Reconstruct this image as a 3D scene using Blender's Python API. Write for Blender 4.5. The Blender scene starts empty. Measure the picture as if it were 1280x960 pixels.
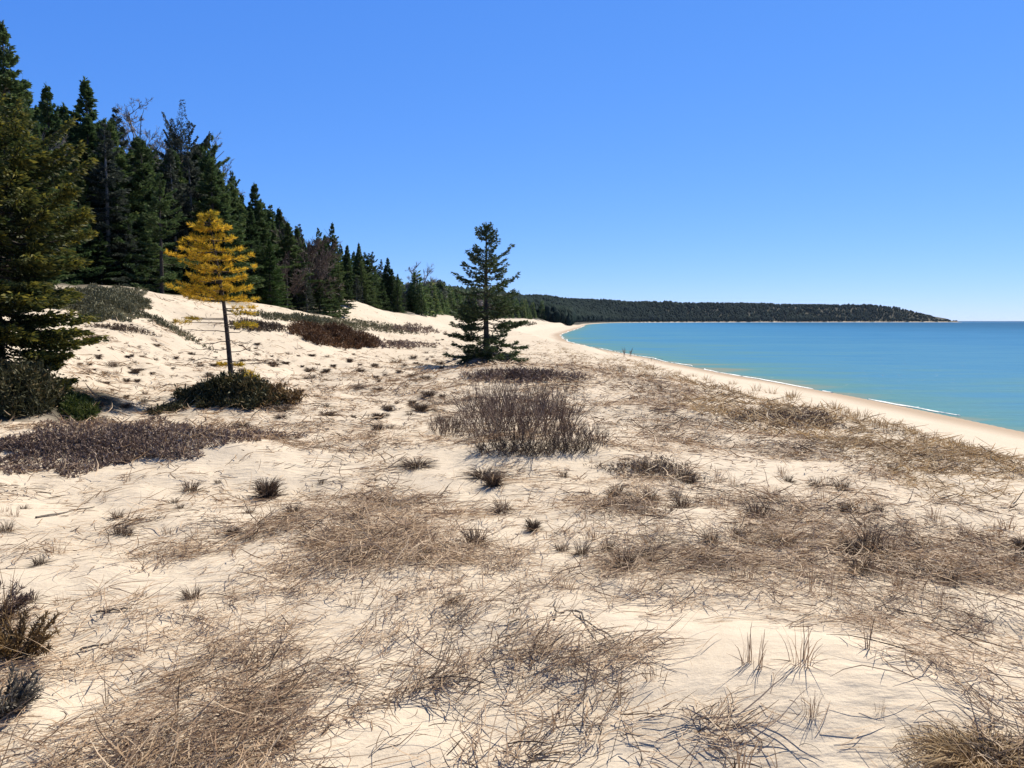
import bpy, math, random
import numpy as np

R = math.radians
rng = np.random.default_rng(7)
random.seed(7)
scene = bpy.context.scene
COL = scene.collection

# ------------------------------------------------------------------ camera numbers
FPX = 961.0                      # focal length in pixels of a 1280 wide picture
CZ = 5.0                         # eye height above the lake
PITCH = math.atan(79.0 / FPX)
CP, SP = math.cos(PITCH), math.sin(PITCH)
SUN_AZ, SUN_EL = R(38), R(50)    # azimuth to the right of the viewing direction


def project(x, y, z):
    dz = z - CZ
    dep = y * CP - dz * SP
    up = y * SP + dz * CP
    dep = np.where(np.abs(dep) < 1e-3, 1e-3, dep)
    return 640 + FPX * x / dep, 480 - FPX * up / dep


# ------------------------------------------------------------------ noise
def _hash(ix, iy, seed):
    h = (ix.astype(np.int64) * 374761393 + iy.astype(np.int64) * 668265263 + seed * 974711) & 0xFFFFFFFF
    h = ((h ^ (h >> 13)) * 1274126177) & 0xFFFFFFFF
    h = (h ^ (h >> 16)) & 0xFFFFFFFF
    return h.astype(np.float64) / 2147483648.0 - 1.0


def vnoise(x, y, seed=0):
    x = np.asarray(x, float); y = np.asarray(y, float)
    fx = np.floor(x); fy = np.floor(y)
    tx = x - fx; ty = y - fy
    tx = tx * tx * tx * (tx * (tx * 6 - 15) + 10)
    ty = ty * ty * ty * (ty * (ty * 6 - 15) + 10)
    a = _hash(fx, fy, seed); b = _hash(fx + 1, fy, seed)
    c = _hash(fx, fy + 1, seed); d = _hash(fx + 1, fy + 1, seed)
    return (a + (b - a) * tx) * (1 - ty) + (c + (d - c) * tx) * ty


def fbm(x, y, seed=0, octs=3):
    s = 0; a = 1.0; t = 0
    for k in range(octs):
        s = s + a * vnoise(x, y, seed + 17 * k); t += a
        x = x * 2.03 + 11.3; y = y * 2.03 - 7.7; a *= 0.5
    return s / t


def sstep(a, b, x):
    t = np.clip((x - a) / (b - a), 0, 1)
    return t * t * (3 - 2 * t)


# ------------------------------------------------------------------ shoreline and terrain height
SHORE0 = np.array([(30, -900), (26, -300), (24, -60), (23.4, 0), (23, 34.6), (22.7, 47), (21.8, 58), (20.1, 74), (17.9, 107),
                   (15.6, 137), (13.9, 166), (14.0, 209), (18, 280), (29, 380), (54, 600), (125, 1200), (300, 2000), (620, 2400),
                   (1050, 2600), (1510, 2690), (1600, 2740), (1500, 2860), (900, 3300), (0, 3900), (-3000, 6000), (-9000, 9500)], float)


def catmull(P, n=6):
    out = []
    for i in range(len(P) - 1):
        p0 = P[max(i - 1, 0)]; p1 = P[i]; p2 = P[i + 1]; p3 = P[min(i + 2, len(P) - 1)]
        s = np.linalg.norm(p2 - p1)
        m1 = (p2 - p0) / (np.linalg.norm(p2 - p1) + np.linalg.norm(p1 - p0) + 1e-9) * s
        m2 = (p3 - p1) / (np.linalg.norm(p3 - p2) + np.linalg.norm(p2 - p1) + 1e-9) * s
        for k in range(n):
            t = k / n
            out.append((2*t**3-3*t**2+1)*p1 + (t**3-2*t**2+t)*m1 + (-2*t**3+3*t**2)*p2 + (t**3-t**2)*m2)
    out.append(P[-1])
    return np.array(out)


SHORE = catmull(SHORE0, 5)


def shore_dist(x, y):
    """signed distance to the waterline, positive on land"""
    best = np.full(x.shape, 1e18); sg = np.ones(x.shape)
    for a, b in zip(SHORE[:-1], SHORE[1:]):
        ex, ey = b - a
        L2 = ex * ex + ey * ey
        t = np.clip(((x - a[0]) * ex + (y - a[1]) * ey) / L2, 0, 1)
        dx = x - a[0] - t * ex; dy = y - a[1] - t * ey
        d2 = dx * dx + dy * dy
        m = d2 < best
        best = np.where(m, d2, best)
        sg = np.where(m, np.where(ex * (y - a[1]) - ey * (x - a[0]) >= 0, 1.0, -1.0), sg)
    return np.sqrt(best) * sg


def ridge_foot(y):
    return np.interp(y, [-50, 0, 20, 50, 100, 150, 300, 1000], [31, 31, 30.5, 28, 23, 18.5, 18, 30])


BUMPS = [  # x, y, sx, sy, amplitude
    (1.45, 3.35, 1.25, 0.70, 0.22), (0.25, 4.1, .5, .5, .05), (-1.0, 3.0, .8, .4, .05),
    (1.0, 21.0, 3.2, 2.2, 0.38), (-5.3, 15.3, 1.3, 0.9, 0.45), (-5.6, 10.6, 2.2, 0.9, 0.28),
    (-10.2, 44, 3.2, 2.2, 0.45), (0.2, 10.2, 1.6, 0.9, 0.15), (-9.5, 12.8, 2.0, 1.4, 0.25),
    (3.6, 7.2, 1.0, .8, .08), (-1.5, 7.0, 1.4, .8, -0.07),
    (-18.0, 33, 3.0, 2.5, 0.1), (-13.0, 26, 2.0, 2.4, -0.35), (-15.5, 72, 3, 5, 0.9),
]


def height_raw(x, y):
    d = shore_dist(x, y)
    foot = ridge_foot(y)
    r = np.hypot(x, y)
    z = np.where(d < 0, np.maximum(-8.0, d * 0.05), 1.0 * np.clip(d / 11, 0, 1) ** 0.9)
    w0 = 0.9 * vnoise(x * .11, y * .11, 3)
    z = z + sstep(11 + w0, 16.6 + w0, d) * 2.3
    w = 12.0
    wob = 1.6 * vnoise(x * .09, y * .07, 5) + .7 * vnoise(x * .3, y * .25, 6)
    z = z + sstep(foot - 2 + wob, foot + w + wob, d) * 3.0 + sstep(foot + w, foot + 55, d) * 2.2
    z = z + (sstep(300, 900, y) * 14 + sstep(800, 2000, y) * 27) * sstep(16, 150, d) + sstep(180, 800, y) * 4 * sstep(22, 70, d)
    z = z - .34 * np.exp(-((d - 16.6) / 3.2) ** 2) * sstep(4, 9, y) * (1 - sstep(40, 120, y))
    for bx, by, sx, sy, a in BUMPS:
        z = z + a * np.exp(-((x - bx) / sx) ** 2 - ((y - by) / sy) ** 2)
    land = sstep(9, 18, d)
    z = z + land * (0.16 * vnoise(x * .21, y * .19, 21) + 0.085 * vnoise(x * .55 + .3 * y, y * .62, 22))
    n3 = vnoise(x * 1.25, y * 1.6, 23); n4 = vnoise(x * 2.7, y * 3.3, 24); n5 = vnoise(x * 6.5, y * 8, 25)
    z = z + land * (0.035 * n3 + 0.020 * n4 * np.exp(-r / 60) + 0.008 * n5 * np.exp(-r / 18))
    # trampled, pocked sand between the pine and the bush
    pock = np.exp(-((x + 4.5) / 6.0) ** 2 - ((y - 20) / 12.0) ** 2)
    z = z + land * pock * (0.10 * np.minimum(0, vnoise(x * 1.7 + 9, y * 1.9, 26) - .1) + .035 * vnoise(x * 3.1, y * 3.1, 27))
    z = z + (1 - land) * np.clip(d, 0, 1) * 0.02 * vnoise(x * .4, y * .4, 28)
    return z, d


TH = np.concatenate([np.arange(-180, -64, 4.0), np.arange(-62, 62.01, 0.14), np.arange(66, 181, 4.0)])
TH[0] = -180; TH[-1] = 180
LR = np.arange(math.log(0.5), math.log(9500), 0.0125)
_rr = np.exp(LR)
_T, _Rr = np.meshgrid(np.radians(TH), _rr, indexing='ij')
GX = np.sin(_T) * _Rr; GY = np.cos(_T) * _Rr
GZ, GD = height_raw(GX, GY)


def _grid(F, x, y):
    th = np.degrees(np.arctan2(x, y)); lr = np.log(np.maximum(np.hypot(x, y), 0.5001))
    ti = np.interp(th, TH, np.arange(len(TH))); ri = np.clip((lr - LR[0]) / 0.0125, 0, len(LR) - 1.001)
    t0 = np.minimum(ti.astype(int), len(TH) - 2); r0 = ri.astype(int)
    ft = ti - t0; fr = ri - r0
    return (F[t0, r0] * (1 - ft) * (1 - fr) + F[t0 + 1, r0] * ft * (1 - fr) + F[t0, r0 + 1] * (1 - ft) * fr + F[t0 + 1, r0 + 1] * ft * fr)


def hz(x, y):
    return _grid(GZ, np.asarray(x, float), np.asarray(y, float))


def sd(x, y):
    return _grid(GD, np.asarray(x, float), np.asarray(y, float))


def unproject(px, py, ymax=900.0):
    """first ground point seen through a pixel of the 1280x960 picture"""
    px = np.atleast_1d(np.asarray(px, float)); py = np.atleast_1d(np.asarray(py, float))
    u = (px - 640) / FPX; v = (480 - py) / FPX
    dx = u; dy = CP + v * SP; dzz = -SP + v * CP
    s = np.full(px.shape, 1.2); lo = s.copy(); hi = np.full(px.shape, np.nan)
    for k in range(420):
        z = CZ + s * dzz
        below = (z < hz(s * dx, s * dy)) & np.isnan(hi)
        hi = np.where(below, s, hi)
        lo = np.where(np.isnan(hi), s, lo)
        s = np.where(np.isnan(hi), s * 1.016, s)
        if not np.isnan(hi).any() or s.min() > ymax and False:
            break
    hi = np.where(np.isnan(hi), lo, hi)
    for k in range(14):
        m = .5 * (lo + hi)
        b = (CZ + m * dzz) < hz(m * dx, m * dy)
        hi = np.where(b, m, hi); lo = np.where(b, lo, m)
    x = hi * dx; y = hi * dy
    return x, y, hz(x, y)


def at_depth(px, ydist):
    """ground point in the column px at forward distance ydist"""
    z = 4.0
    for k in range(4):
        dep = ydist * CP - (z - CZ) * SP
        x = (px - 640) / FPX * dep
        z = float(hz(np.array([x]), np.array([ydist]))[0])
    return x, ydist, z


def z_at(py, ydist):
    v = (480 - py) / FPX
    return CZ + ydist * (-SP + v * CP) / (CP + v * SP)


# ------------------------------------------------------------------ mesh helpers
class MB:
    """collects vertices, faces and a per-vertex tone; build() links them as one mesh"""
    def __init__(self):
        self.v = []; self.t = []; self.f = {}; self.n = 0

    def add(self, V, F, tone=0.5):
        V = np.asarray(V, float).reshape(-1, 3); F = np.asarray(F, int)
        tone = np.broadcast_to(np.asarray(tone, float), (len(V),))
        self.v.append(V); self.t.append(tone)
        self.f.setdefault(F.shape[1], []).append(F + self.n)
        self.n += len(V)

    def mesh(self, name, mat, smooth=False):
        me = bpy.data.meshes.new(name)
        V = np.concatenate(self.v); T = np.concatenate(self.t)
        loops = []; starts = []; pos = 0
        for k, fs in self.f.items():
            Fk = np.concatenate(fs)
            loops.append(Fk.ravel()); starts.append(pos + np.arange(len(Fk)) * k); pos += Fk.size
        loops = np.concatenate(loops).astype(np.int32); starts = np.concatenate(starts).astype(np.int32)
        me.vertices.add(len(V)); me.vertices.foreach_set('co', V.astype(np.float32).ravel())
        me.loops.add(len(loops)); me.loops.foreach_set('vertex_index', loops)
        me.polygons.add(len(starts)); me.polygons.foreach_set('loop_start', starts)
        at = me.attributes.new('tone', 'FLOAT', 'POINT'); at.data.foreach_set('value', T.astype(np.float32))
        me.update(calc_edges=True)
        if smooth:
            me.polygons.foreach_set('use_smooth', np.ones(len(starts), bool))
        me.materials.append(mat)
        return me

    def build(self, name, mat, parent=None, smooth=False, loc=None):
        o = bpy.data.objects.new(name, self.mesh(name, mat, smooth))
        COL.objects.link(o)
        if parent is not None:
            o.parent = parent
        if loc is not None:
            o.location = loc
        return o


def norm(a):
    return a / np.maximum(np.linalg.norm(a, axis=-1, keepdims=True), 1e-9)


def tubes(mb, P, Rad, k=5, tone=0.5):
    """P (B,n,3) polylines, Rad (B,n)"""
    P = np.asarray(P, float); Rad = np.asarray(Rad, float)
    B, n, _ = P.shape
    T = norm(np.gradient(P, axis=1))
    ref = np.where(np.abs(T[..., 2:3]) > .85, np.array([1., 0, 0]), np.array([0, 0, 1.]))
    X = norm(np.cross(T, ref)); Y = np.cross(T, X)
    a = np.arange(k) * 2 * math.pi / k
    V = P[:, :, None, :] + Rad[:, :, None, None] * (np.cos(a)[:, None] * X[:, :, None, :] + np.sin(a)[:, None] * Y[:, :, None, :])
    idx = np.arange(B * n * k).reshape(B, n, k)
    i0 = idx[:, :-1]; i1 = idx[:, 1:]
    F = np.stack([i0, np.roll(i0, -1, 2), np.roll(i1, -1, 2), i1], -1).reshape(-1, 4)
    tone = np.asarray(tone, float)
    if tone.ndim == 1:
        tone = np.repeat(tone, n * k)
    mb.add(V.reshape(-1, 3), F, tone)


def kites(mb, P, D, L, W, tone, roll=None, fat=.4):
    """leaf or needle-shoot quads: base P, direction D, length L, width W"""
    N = len(P)
    D = norm(D)
    q = rng.normal(size=(N, 3)) if roll is None else roll
    S = norm(np.cross(D, q))
    L = np.broadcast_to(np.asarray(L, float), (N,))[:, None]; W = np.broadcast_to(np.asarray(W, float), (N,))[:, None]
    mid = P + D * L * fat
    V = np.stack([P, mid + S * W * .5, P + D * L, mid - S * W * .5], 1)
    mb.add(V.reshape(-1, 3), np.arange(4 * N).reshape(N, 4), np.repeat(np.broadcast_to(np.asarray(tone, float), (N,)), 4))


def ribbons(mb, P, W, tone, side=None):
    """P (B,n,3), W (B,n) ribbon width"""
    B, n, _ = P.shape
    T = norm(np.gradient(P, axis=1))
    if side is None:
        side = np.array([0, 0, 1.]) + rng.normal(scale=.5, size=(B, 1, 3))
    S = norm(np.cross(T, side)) * (W[..., None] * .5)
    V = np.stack([P - S, P + S], 2)
    idx = np.arange(B * n * 2).reshape(B, n, 2)
    F = np.stack([idx[:, :-1, 0], idx[:, :-1, 1], idx[:, 1:, 1], idx[:, 1:, 0]], -1).reshape(-1, 4)
    mb.add(V.reshape(-1, 3), F, np.repeat(tone, n * 2))


# ------------------------------------------------------------------ objects
def tag(o, label=None, cat=None, group=None, kind=None):
    if label: o['label'] = label
    if cat: o['category'] = cat
    if group: o['group'] = group
    if kind: o['kind'] = kind
    return o


def thing(name, loc, label, cat, group=None):
    o = bpy.data.objects.new(name, None)
    o.empty_display_size = .2
    o.location = loc
    COL.objects.link(o)
    return tag(o, label, cat, group)


def dup(root, loc, scale, rot, label, group=None):
    r = root.copy(); COL.objects.link(r)
    r.location = loc; r.scale = scale; r.rotation_euler = rot
    r['label'] = label
    if group: r['group'] = group
    elif 'group' in r.keys(): del r['group']
    for ch in list(root.children):
        c = ch.copy(); COL.objects.link(c); c.parent = r
    return r


# ------------------------------------------------------------------ materials
def new_mat(name):
    m = bpy.data.materials.new(name); m.use_nodes = True
    nt = m.node_tree; nt.nodes.clear()
    out = nt.nodes.new('ShaderNodeOutputMaterial')
    return m, nt, out


def ramp(nt, fac, stops):
    r = nt.nodes.new('ShaderNodeValToRGB')
    el = r.color_ramp.elements
    while len(el) < len(stops):
        el.new(0.5)
    for e, (p, c) in zip(el, stops):
        e.position = p; e.color = (*c, 1)
    if fac is not None:
        nt.links.new(fac, r.inputs[0])
    return r.outputs[0]


def math_node(nt, op, a, b=None, clamp=False):
    n = nt.nodes.new('ShaderNodeMath'); n.operation = op; n.use_clamp = clamp
    for i, v in enumerate((a, b)):
        if v is None: continue
        if isinstance(v, (int, float)): n.inputs[i].default_value = v
        else: nt.links.new(v, n.inputs[i])
    return n.outputs[0]


def mix(nt, fac, a, b, mode='MIX'):
    n = nt.nodes.new('ShaderNodeMix'); n.data_type = 'RGBA'; n.blend_type = mode
    for sock, v in ((n.inputs[0], fac), (n.inputs[6], a), (n.inputs[7], b)):
        if isinstance(v, (int, float)): sock.default_value = v
        elif isinstance(v, tuple): sock.default_value = (*v, 1)
        else: nt.links.new(v, sock)
    return n.outputs[2]


def attr(nt, name):
    a = nt.nodes.new('ShaderNodeAttribute'); a.attribute_name = name
    return a.outputs['Fac']


def leaf_mat(name, stops, transl=.25, vary=.25, rough=.65, spec=.25):
    """plant material: colour from the per-leaf tone, jittered from plant to plant"""
    m, nt, out = new_mat(name)
    t = attr(nt, 'tone')
    oi = nt.nodes.new('ShaderNodeObjectInfo')
    j = math_node(nt, 'MULTIPLY', math_node(nt, 'SUBTRACT', oi.outputs['Random'], .5), vary)
    c = ramp(nt, math_node(nt, 'ADD', t, j, True), stops)
    p = nt.nodes.new('ShaderNodeBsdfPrincipled')
    p.inputs['Roughness'].default_value = rough
    p.inputs['Specular IOR Level'].default_value = spec
    nt.links.new(c, p.inputs['Base Color'])
    if transl > 0:
        tr = nt.nodes.new('ShaderNodeBsdfTranslucent'); nt.links.new(c, tr.inputs[0])
        mx = nt.nodes.new('ShaderNodeMixShader'); mx.inputs[0].default_value = transl
        nt.links.new(p.outputs[0], mx.inputs[1]); nt.links.new(tr.outputs[0], mx.inputs[2])
        nt.links.new(mx.outputs[0], out.inputs[0])
    else:
        nt.links.new(p.outputs[0], out.inputs[0])
    return m


def bark_mat(name, c0, c1, scale=14):
    m, nt, out = new_mat(name)
    tc = nt.nodes.new('ShaderNodeTexCoord')
    nz = nt.nodes.new('ShaderNodeTexNoise'); nz.inputs['Scale'].default_value = scale; nz.inputs['Detail'].default_value = 5
    nt.links.new(tc.outputs['Object'], nz.inputs['Vector'])
    c = ramp(nt, nz.outputs[0], [(.35, c0), (.7, c1)])
    p = nt.nodes.new('ShaderNodeBsdfPrincipled'); p.inputs['Roughness'].default_value = .85
    p.inputs['Specular IOR Level'].default_value = .2
    nt.links.new(c, p.inputs['Base Color'])
    b = nt.nodes.new('ShaderNodeBump'); b.inputs['Strength'].default_value = .5; b.inputs['Distance'].default_value = .02
    nt.links.new(nz.outputs[0], b.inputs['Height']); nt.links.new(b.outputs[0], p.inputs['Normal'])
    nt.links.new(p.outputs[0], out.inputs[0])
    return m


M = {}
M['spruce'] = leaf_mat('spruce_needles', [(0, (.030, .056, .022)), (.5, (.075, .120, .044)), (.8, (.125, .162, .055)), (1, (.17, .185, .065))], .38, .4)
M['spruce_grey'] = leaf_mat('spruce_grey_needles', [(0, (.028, .038, .032)), (.6, (.065, .08, .062)), (1, (.13, .14, .105))], .35, .3)
M['spruce_green'] = leaf_mat('spruce_green_needles', [(0, (.020, .045, .014)), (.6, (.05, .10, .022)), (1, (.10, .16, .03))], .25, .2)
M['spruce_olive'] = leaf_mat('spruce_olive_needles', [(0, (.016, .028, .012)), (.55, (.042, .058, .018)), (.82, (.11, .11, .024)), (1, (.22, .19, .03))], .38, 0)
M['spruce_open'] = leaf_mat('open_spruce_needles', [(0, (.022, .038, .019)), (.6, (.062, .092, .034)), (1, (.12, .135, .055))], .25, 0)
M['pine'] = leaf_mat('yellowed_pine_needles', [(0, (.09, .10, .02)), (.3, (.27, .22, .025)), (.62, (.60, .39, .030)), (1, (.80, .50, .06))], .5, 0)
M['far'] = leaf_mat('far_canopy', [(0, (.004, .012, .011)), (.5, (.009, .021, .019)), (1, (.020, .034, .027))], .0, 0, .9, .05)  # extra dark: the canopy's self-shadow is put into the colour
M['bark'] = bark_mat('spruce_bark', (.030, .024, .020), (.085, .07, .06))
M['bark_grey'] = bark_mat('grey_bark', (.13, .12, .11), (.24, .22, .20))
M['dead'] = leaf_mat('dead_bough', [(0, (.10, .09, .085)), (.6, (.22, .20, .18)), (1, (.36, .33, .30))], .1, .1)
M['twig'] = leaf_mat('bare_twig', [(0, (.13, .115, .11)), (1, (.28, .25, .23))], .0, .2)
M['brush'] = leaf_mat('bare_brush', [(0, (.06, .045, .04)), (1, (.16, .12, .105))], .0, .2)
M['redtwig'] = leaf_mat('red_brown_stem', [(0, (.055, .035, .028)), (.5, (.16, .108, .084)), (.8, (.27, .195, .15)), (1, (.42, .34, .27))], .05, .2)
M['heath'] = leaf_mat('purple_brown_sprig', [(0, (.07, .046, .038)), (.5, (.19, .132, .105)), (.8, (.32, .235, .18)), (1, (.46, .37, .29))], .1, .2)
M['rust'] = leaf_mat('rust_brown_sprig', [(0, (.05, .024, .013)), (.6, (.155, .078, .036)), (1, (.27, .16, .075))], .15, .2)
M['lichen'] = leaf_mat('grey_green_sprig', [(0, (.06, .058, .032)), (.6, (.155, .148, .082)), (1, (.26, .24, .15))], .1, .2)
M['juniper'] = leaf_mat('juniper_sprig', [(0, (.024, .030, .014)), (.5, (.066, .062, .026)), (.8, (.14, .10, .045)), (1, (.22, .16, .07))], .15, .2)
M['green'] = leaf_mat('green_juniper_sprig', [(0, (.025, .045, .010)), (.6, (.085, .10, .024)), (1, (.17, .17, .04))], .25, .1)
M['brownjuniper'] = leaf_mat('brown_juniper_sprig', [(0, (.045, .026, .015)), (.5, (.14, .085, .035)), (.85, (.25, .155, .06)), (1, (.33, .21, .08))], .15, .2)
M['bluejuniper'] = leaf_mat('grey_juniper_sprig', [(0, (.04, .036, .03)), (.6, (.12, .108, .09)), (1, (.25, .225, .19))], .1, .2)
M['grass'] = leaf_mat('dry_grass', [(0, (.055, .036, .025)), (.26, (.21, .133, .084)), (.6, (.41, .285, .180)), (1, (.62, .48, .34))], .2, 0, .6, .3)
M['gold'] = leaf_mat('golden_grass', [(0, (.13, .08, .04)), (.5, (.33, .22, .115)), (1, (.50, .37, .21))], .3, .15)
M['tuft'] = leaf_mat('dark_tuft', [(0, (.045, .030, .022)), (.5, (.14, .096, .066)), (.85, (.27, .20, .14)), (1, (.42, .33, .24))], .1, .3)
M['stick'] = bark_mat('driftwood', (.09, .075, .065), (.20, .175, .15), 30)


def ground_mat():
    m, nt, out = new_mat('dune_sand')
    L = nt.links
    geo = nt.nodes.new('ShaderNodeNewGeometry')
    pos = geo.outputs['Position']

    def noise(scale, detail=4, rough=.55, vec=pos):
        n = nt.nodes.new('ShaderNodeTexNoise'); n.inputs['Scale'].default_value = scale
        n.inputs['Detail'].default_value = detail; n.inputs['Roughness'].default_value = rough
        L.new(vec, n.inputs['Vector']); return n.outputs[0]
    big = noise(.55, 4); fine = noise(9, 6, .65); grain = noise(260, 2, .7)
    c = ramp(nt, big, [(.3, (.46, .385, .305)), (.7, (.55, .465, .375))])
    c = mix(nt, .45, c, ramp(nt, fine, [(.3, (.43, .355, .275)), (.62, (.58, .495, .405))]))
    c = mix(nt, .3, c, ramp(nt, grain, [(.3, (.25, .2, .15)), (.65, (.65, .56, .45))]))
    # litter of dead grass lying between the blades, pine duff in the wood and, with shade painted in, under the near spruce, wet sand at the lake
    lit = attr(nt, 'litter')
    br = noise(38, 5, .75)
    lf = math_node(nt, 'MULTIPLY', lit, ramp(nt, br, [(.42, (0, 0, 0)), (.58, (1, 1, 1))]), True)
    c = mix(nt, math_node(nt, 'MULTIPLY', lf, .28), c, ramp(nt, noise(90, 3), [(.3, (.16, .105, .07)), (.7, (.32, .23, .155))]))
    c = mix(nt, attr(nt, 'duff_shade'), c, ramp(nt, noise(3, 5), [(.3, (.014, .015, .010)), (.7, (.042, .038, .024))]))
    c = mix(nt, attr(nt, 'wet'), c, (.33, .245, .175))
    p = nt.nodes.new('ShaderNodeBsdfPrincipled'); p.inputs['Roughness'].default_value = .9
    p.inputs['Specular IOR Level'].default_value = .15
    L.new(c, p.inputs['Base Color'])
    # ripples, dimples and grain
    mp = nt.nodes.new('ShaderNodeMapping'); mp.inputs['Rotation'].default_value = (0, 0, R(25)); mp.inputs['Scale'].default_value = (1, 2.4, 1)
    L.new(pos, mp.inputs[0])
    rip = noise(5.5, 3, .5, mp.outputs[0])
    vo = nt.nodes.new('ShaderNodeTexVoronoi'); vo.inputs['Scale'].default_value = 3.4; vo.feature = 'SMOOTH_F1'
    L.new(pos, vo.inputs['Vector'])
    h = math_node(nt, 'ADD', math_node(nt, 'MULTIPLY', rip, math_node(nt, 'MULTIPLY', ramp(nt, noise(.8, 2), [(.38, (.1, .1, .1)), (.62, (1, 1, 1))]), .06)), math_node(nt, 'MULTIPLY', fine, .022))
    h = math_node(nt, 'ADD', h, math_node(nt, 'MULTIPLY', vo.outputs[0], .03))
    h = math_node(nt, 'ADD', h, math_node(nt, 'MULTIPLY', noise(60, 3), .004))
    h = math_node(nt, 'ADD', h, math_node(nt, 'MULTIPLY', grain, .0012))
    b = nt.nodes.new('ShaderNodeBump'); b.inputs['Strength'].default_value = .55; b.inputs['Distance'].default_value = 1.0
    L.new(h, b.inputs['Height']); L.new(b.outputs[0], p.inputs['Normal'])
    L.new(p.outputs[0], out.inputs[0])
    return m


def water_mat():
    m, nt, out = new_mat('lake_water')
    L = nt.links
    geo = nt.nodes.new('ShaderNodeNewGeometry')
    mp = nt.nodes.new('ShaderNodeMapping'); mp.inputs['Rotation'].default_value = (0, 0, R(8)); mp.inputs['Scale'].default_value = (.35, 1, 1)
    L.new(geo.outputs['Position'], mp.inputs[0])

    def noise(scale, detail=4, vec=mp.outputs[0], rough=.55):
        n = nt.nodes.new('ShaderNodeTexNoise'); n.inputs['Scale'].default_value = scale; n.inputs['Detail'].default_value = detail
        n.inputs['Roughness'].default_value = rough
        L.new(vec, n.inputs['Vector']); return n.outputs[0]
    dep = attr(nt, 'depth')
    band = noise(.035, 4)
    f = math_node(nt, 'ADD', dep, math_node(nt, 'MULTIPLY', math_node(nt, 'SUBTRACT', band, .5), .35), True)
    f = math_node(nt, 'ADD', f, math_node(nt, 'MULTIPLY', math_node(nt, 'SUBTRACT', noise(.22, 5), .5), .34), True)
    c = ramp(nt, f, [(0, (.17, .20, .17)), (.06, (.085, .20, .225)), (.22, (.058, .182, .31)), (.42, (.036, .150, .305)), (.72, (.012, .088, .20)), (1, (.004, .058, .145))])
    h = math_node(nt, 'ADD', math_node(nt, 'MULTIPLY', noise(.55, 5), .5), math_node(nt, 'MULTIPLY', noise(2.6, 3), .14))
    b = nt.nodes.new('ShaderNodeBump'); b.inputs['Strength'].default_value = 1.0; b.inputs['Distance'].default_value = .55
    L.new(h, b.inputs['Height']); df = nt.nodes.new('ShaderNodeBsdfDiffuse'); L.new(c, df.inputs[0])
    gl = nt.nodes.new('ShaderNodeBsdfGlossy'); gl.inputs['Roughness'].default_value = .17
    fr_ = nt.nodes.new('ShaderNodeFresnel'); fr_.inputs[0].default_value = 1.33
    for n_ in (df, gl, fr_): L.new(b.outputs[0], n_.inputs['Normal'])
    # the steep little waves turn most of the lake's skin away from grazing
    p = nt.nodes.new('ShaderNodeMixShader'); L.new(math_node(nt, 'MINIMUM', math_node(nt, 'MULTIPLY', fr_.outputs[0], .4), .065), p.inputs[0])
    L.new(df.outputs[0], p.inputs[1]); L.new(gl.outputs[0], p.inputs[2])
    L.new(p.outputs[0], out.inputs[0])
    return m


def plain(name, col, rough=.8, spec=.3):
    m, nt, out = new_mat(name)
    geo = nt.nodes.new('ShaderNodeNewGeometry')
    nz = nt.nodes.new('ShaderNodeTexNoise'); nz.inputs['Scale'].default_value = 3; nz.inputs['Detail'].default_value = 5
    nt.links.new(geo.outputs['Position'], nz.inputs['Vector'])
    c = ramp(nt, nz.outputs[0], [(.3, tuple(v * .75 for v in col)), (.7, tuple(min(1, v * 1.2) for v in col))])
    p = nt.nodes.new('ShaderNodeBsdfPrincipled'); p.inputs['Roughness'].default_value = rough
    p.inputs['Specular IOR Level'].default_value = spec
    nt.links.new(c, p.inputs['Base Color']); nt.links.new(p.outputs[0], out.inputs[0])
    return m


# ------------------------------------------------------------------ how dense the dead grass lies (read off the photograph, 40 px cells)
DENS = """
00333333333444444600000000000000
00333333334455556777775000000000
00333344434445444445666576300000
33333344444433344432445666555300
21112223332322222235643444567775
12222233235664333456534444443210
23222334456775432335544555544332
23323422456655323334456666555544
12234323566665566666777777776555
43233445666434667310011222455555
43323556643256776776300110123455
43434456667676545543100000000012
34455566664322354332011000000002
45566666540024554332112100000134
""".split()
DENS = np.array([[int(c) for c in r] for r in DENS], float) / 9.0


def dens_at(px, py):
    gx = np.clip(px / 40 - .5, 0, 30.999); gy = np.clip((py - 400) / 40 - .5, 0, 12.999)
    x0 = gx.astype(int); y0 = gy.astype(int); fx = gx - x0; fy = gy - y0
    d = (DENS[y0, x0] * (1 - fx) * (1 - fy) + DENS[y0, x0 + 1] * fx * (1 - fy) + DENS[y0 + 1, x0] * (1 - fx) * fy + DENS[y0 + 1, x0 + 1] * fx * fy)
    return d


def flow_angle(x, y):
    base = np.interp(x / np.maximum(y, 1.5), [-.7, -.2, .1, .35, .7], [40, 36, 22, -12, -36])
    base = np.where(y > 6, base * .5, base)
    return np.radians(base + 48 * fbm(x * .45, y * .45, 61, 3))


def streak(x, y):
    """patchiness of the matted grass, drawn out along the flow"""
    wgt = sstep(-.1, .35, x / np.maximum(y, 1.5))
    out = []
    for deg, sd0 in ((33, 71), (-20, 81)):
        a = R(deg); u = x * math.cos(a) + y * math.sin(a); v = -x * math.sin(a) + y * math.cos(a)
        out.append(.26 * fbm(u * .7, v * 1.9, sd0, 3) + .62 * fbm(u * 1.2, v * 3.2, sd0 + 1, 3)
                   + .50 * fbm(u * 4.5, v * 10, sd0 + 2, 2) * np.clip(14 / np.hypot(x, y), 0, 1))
    return out[0] * (1 - wgt) + out[1] * wgt


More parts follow.
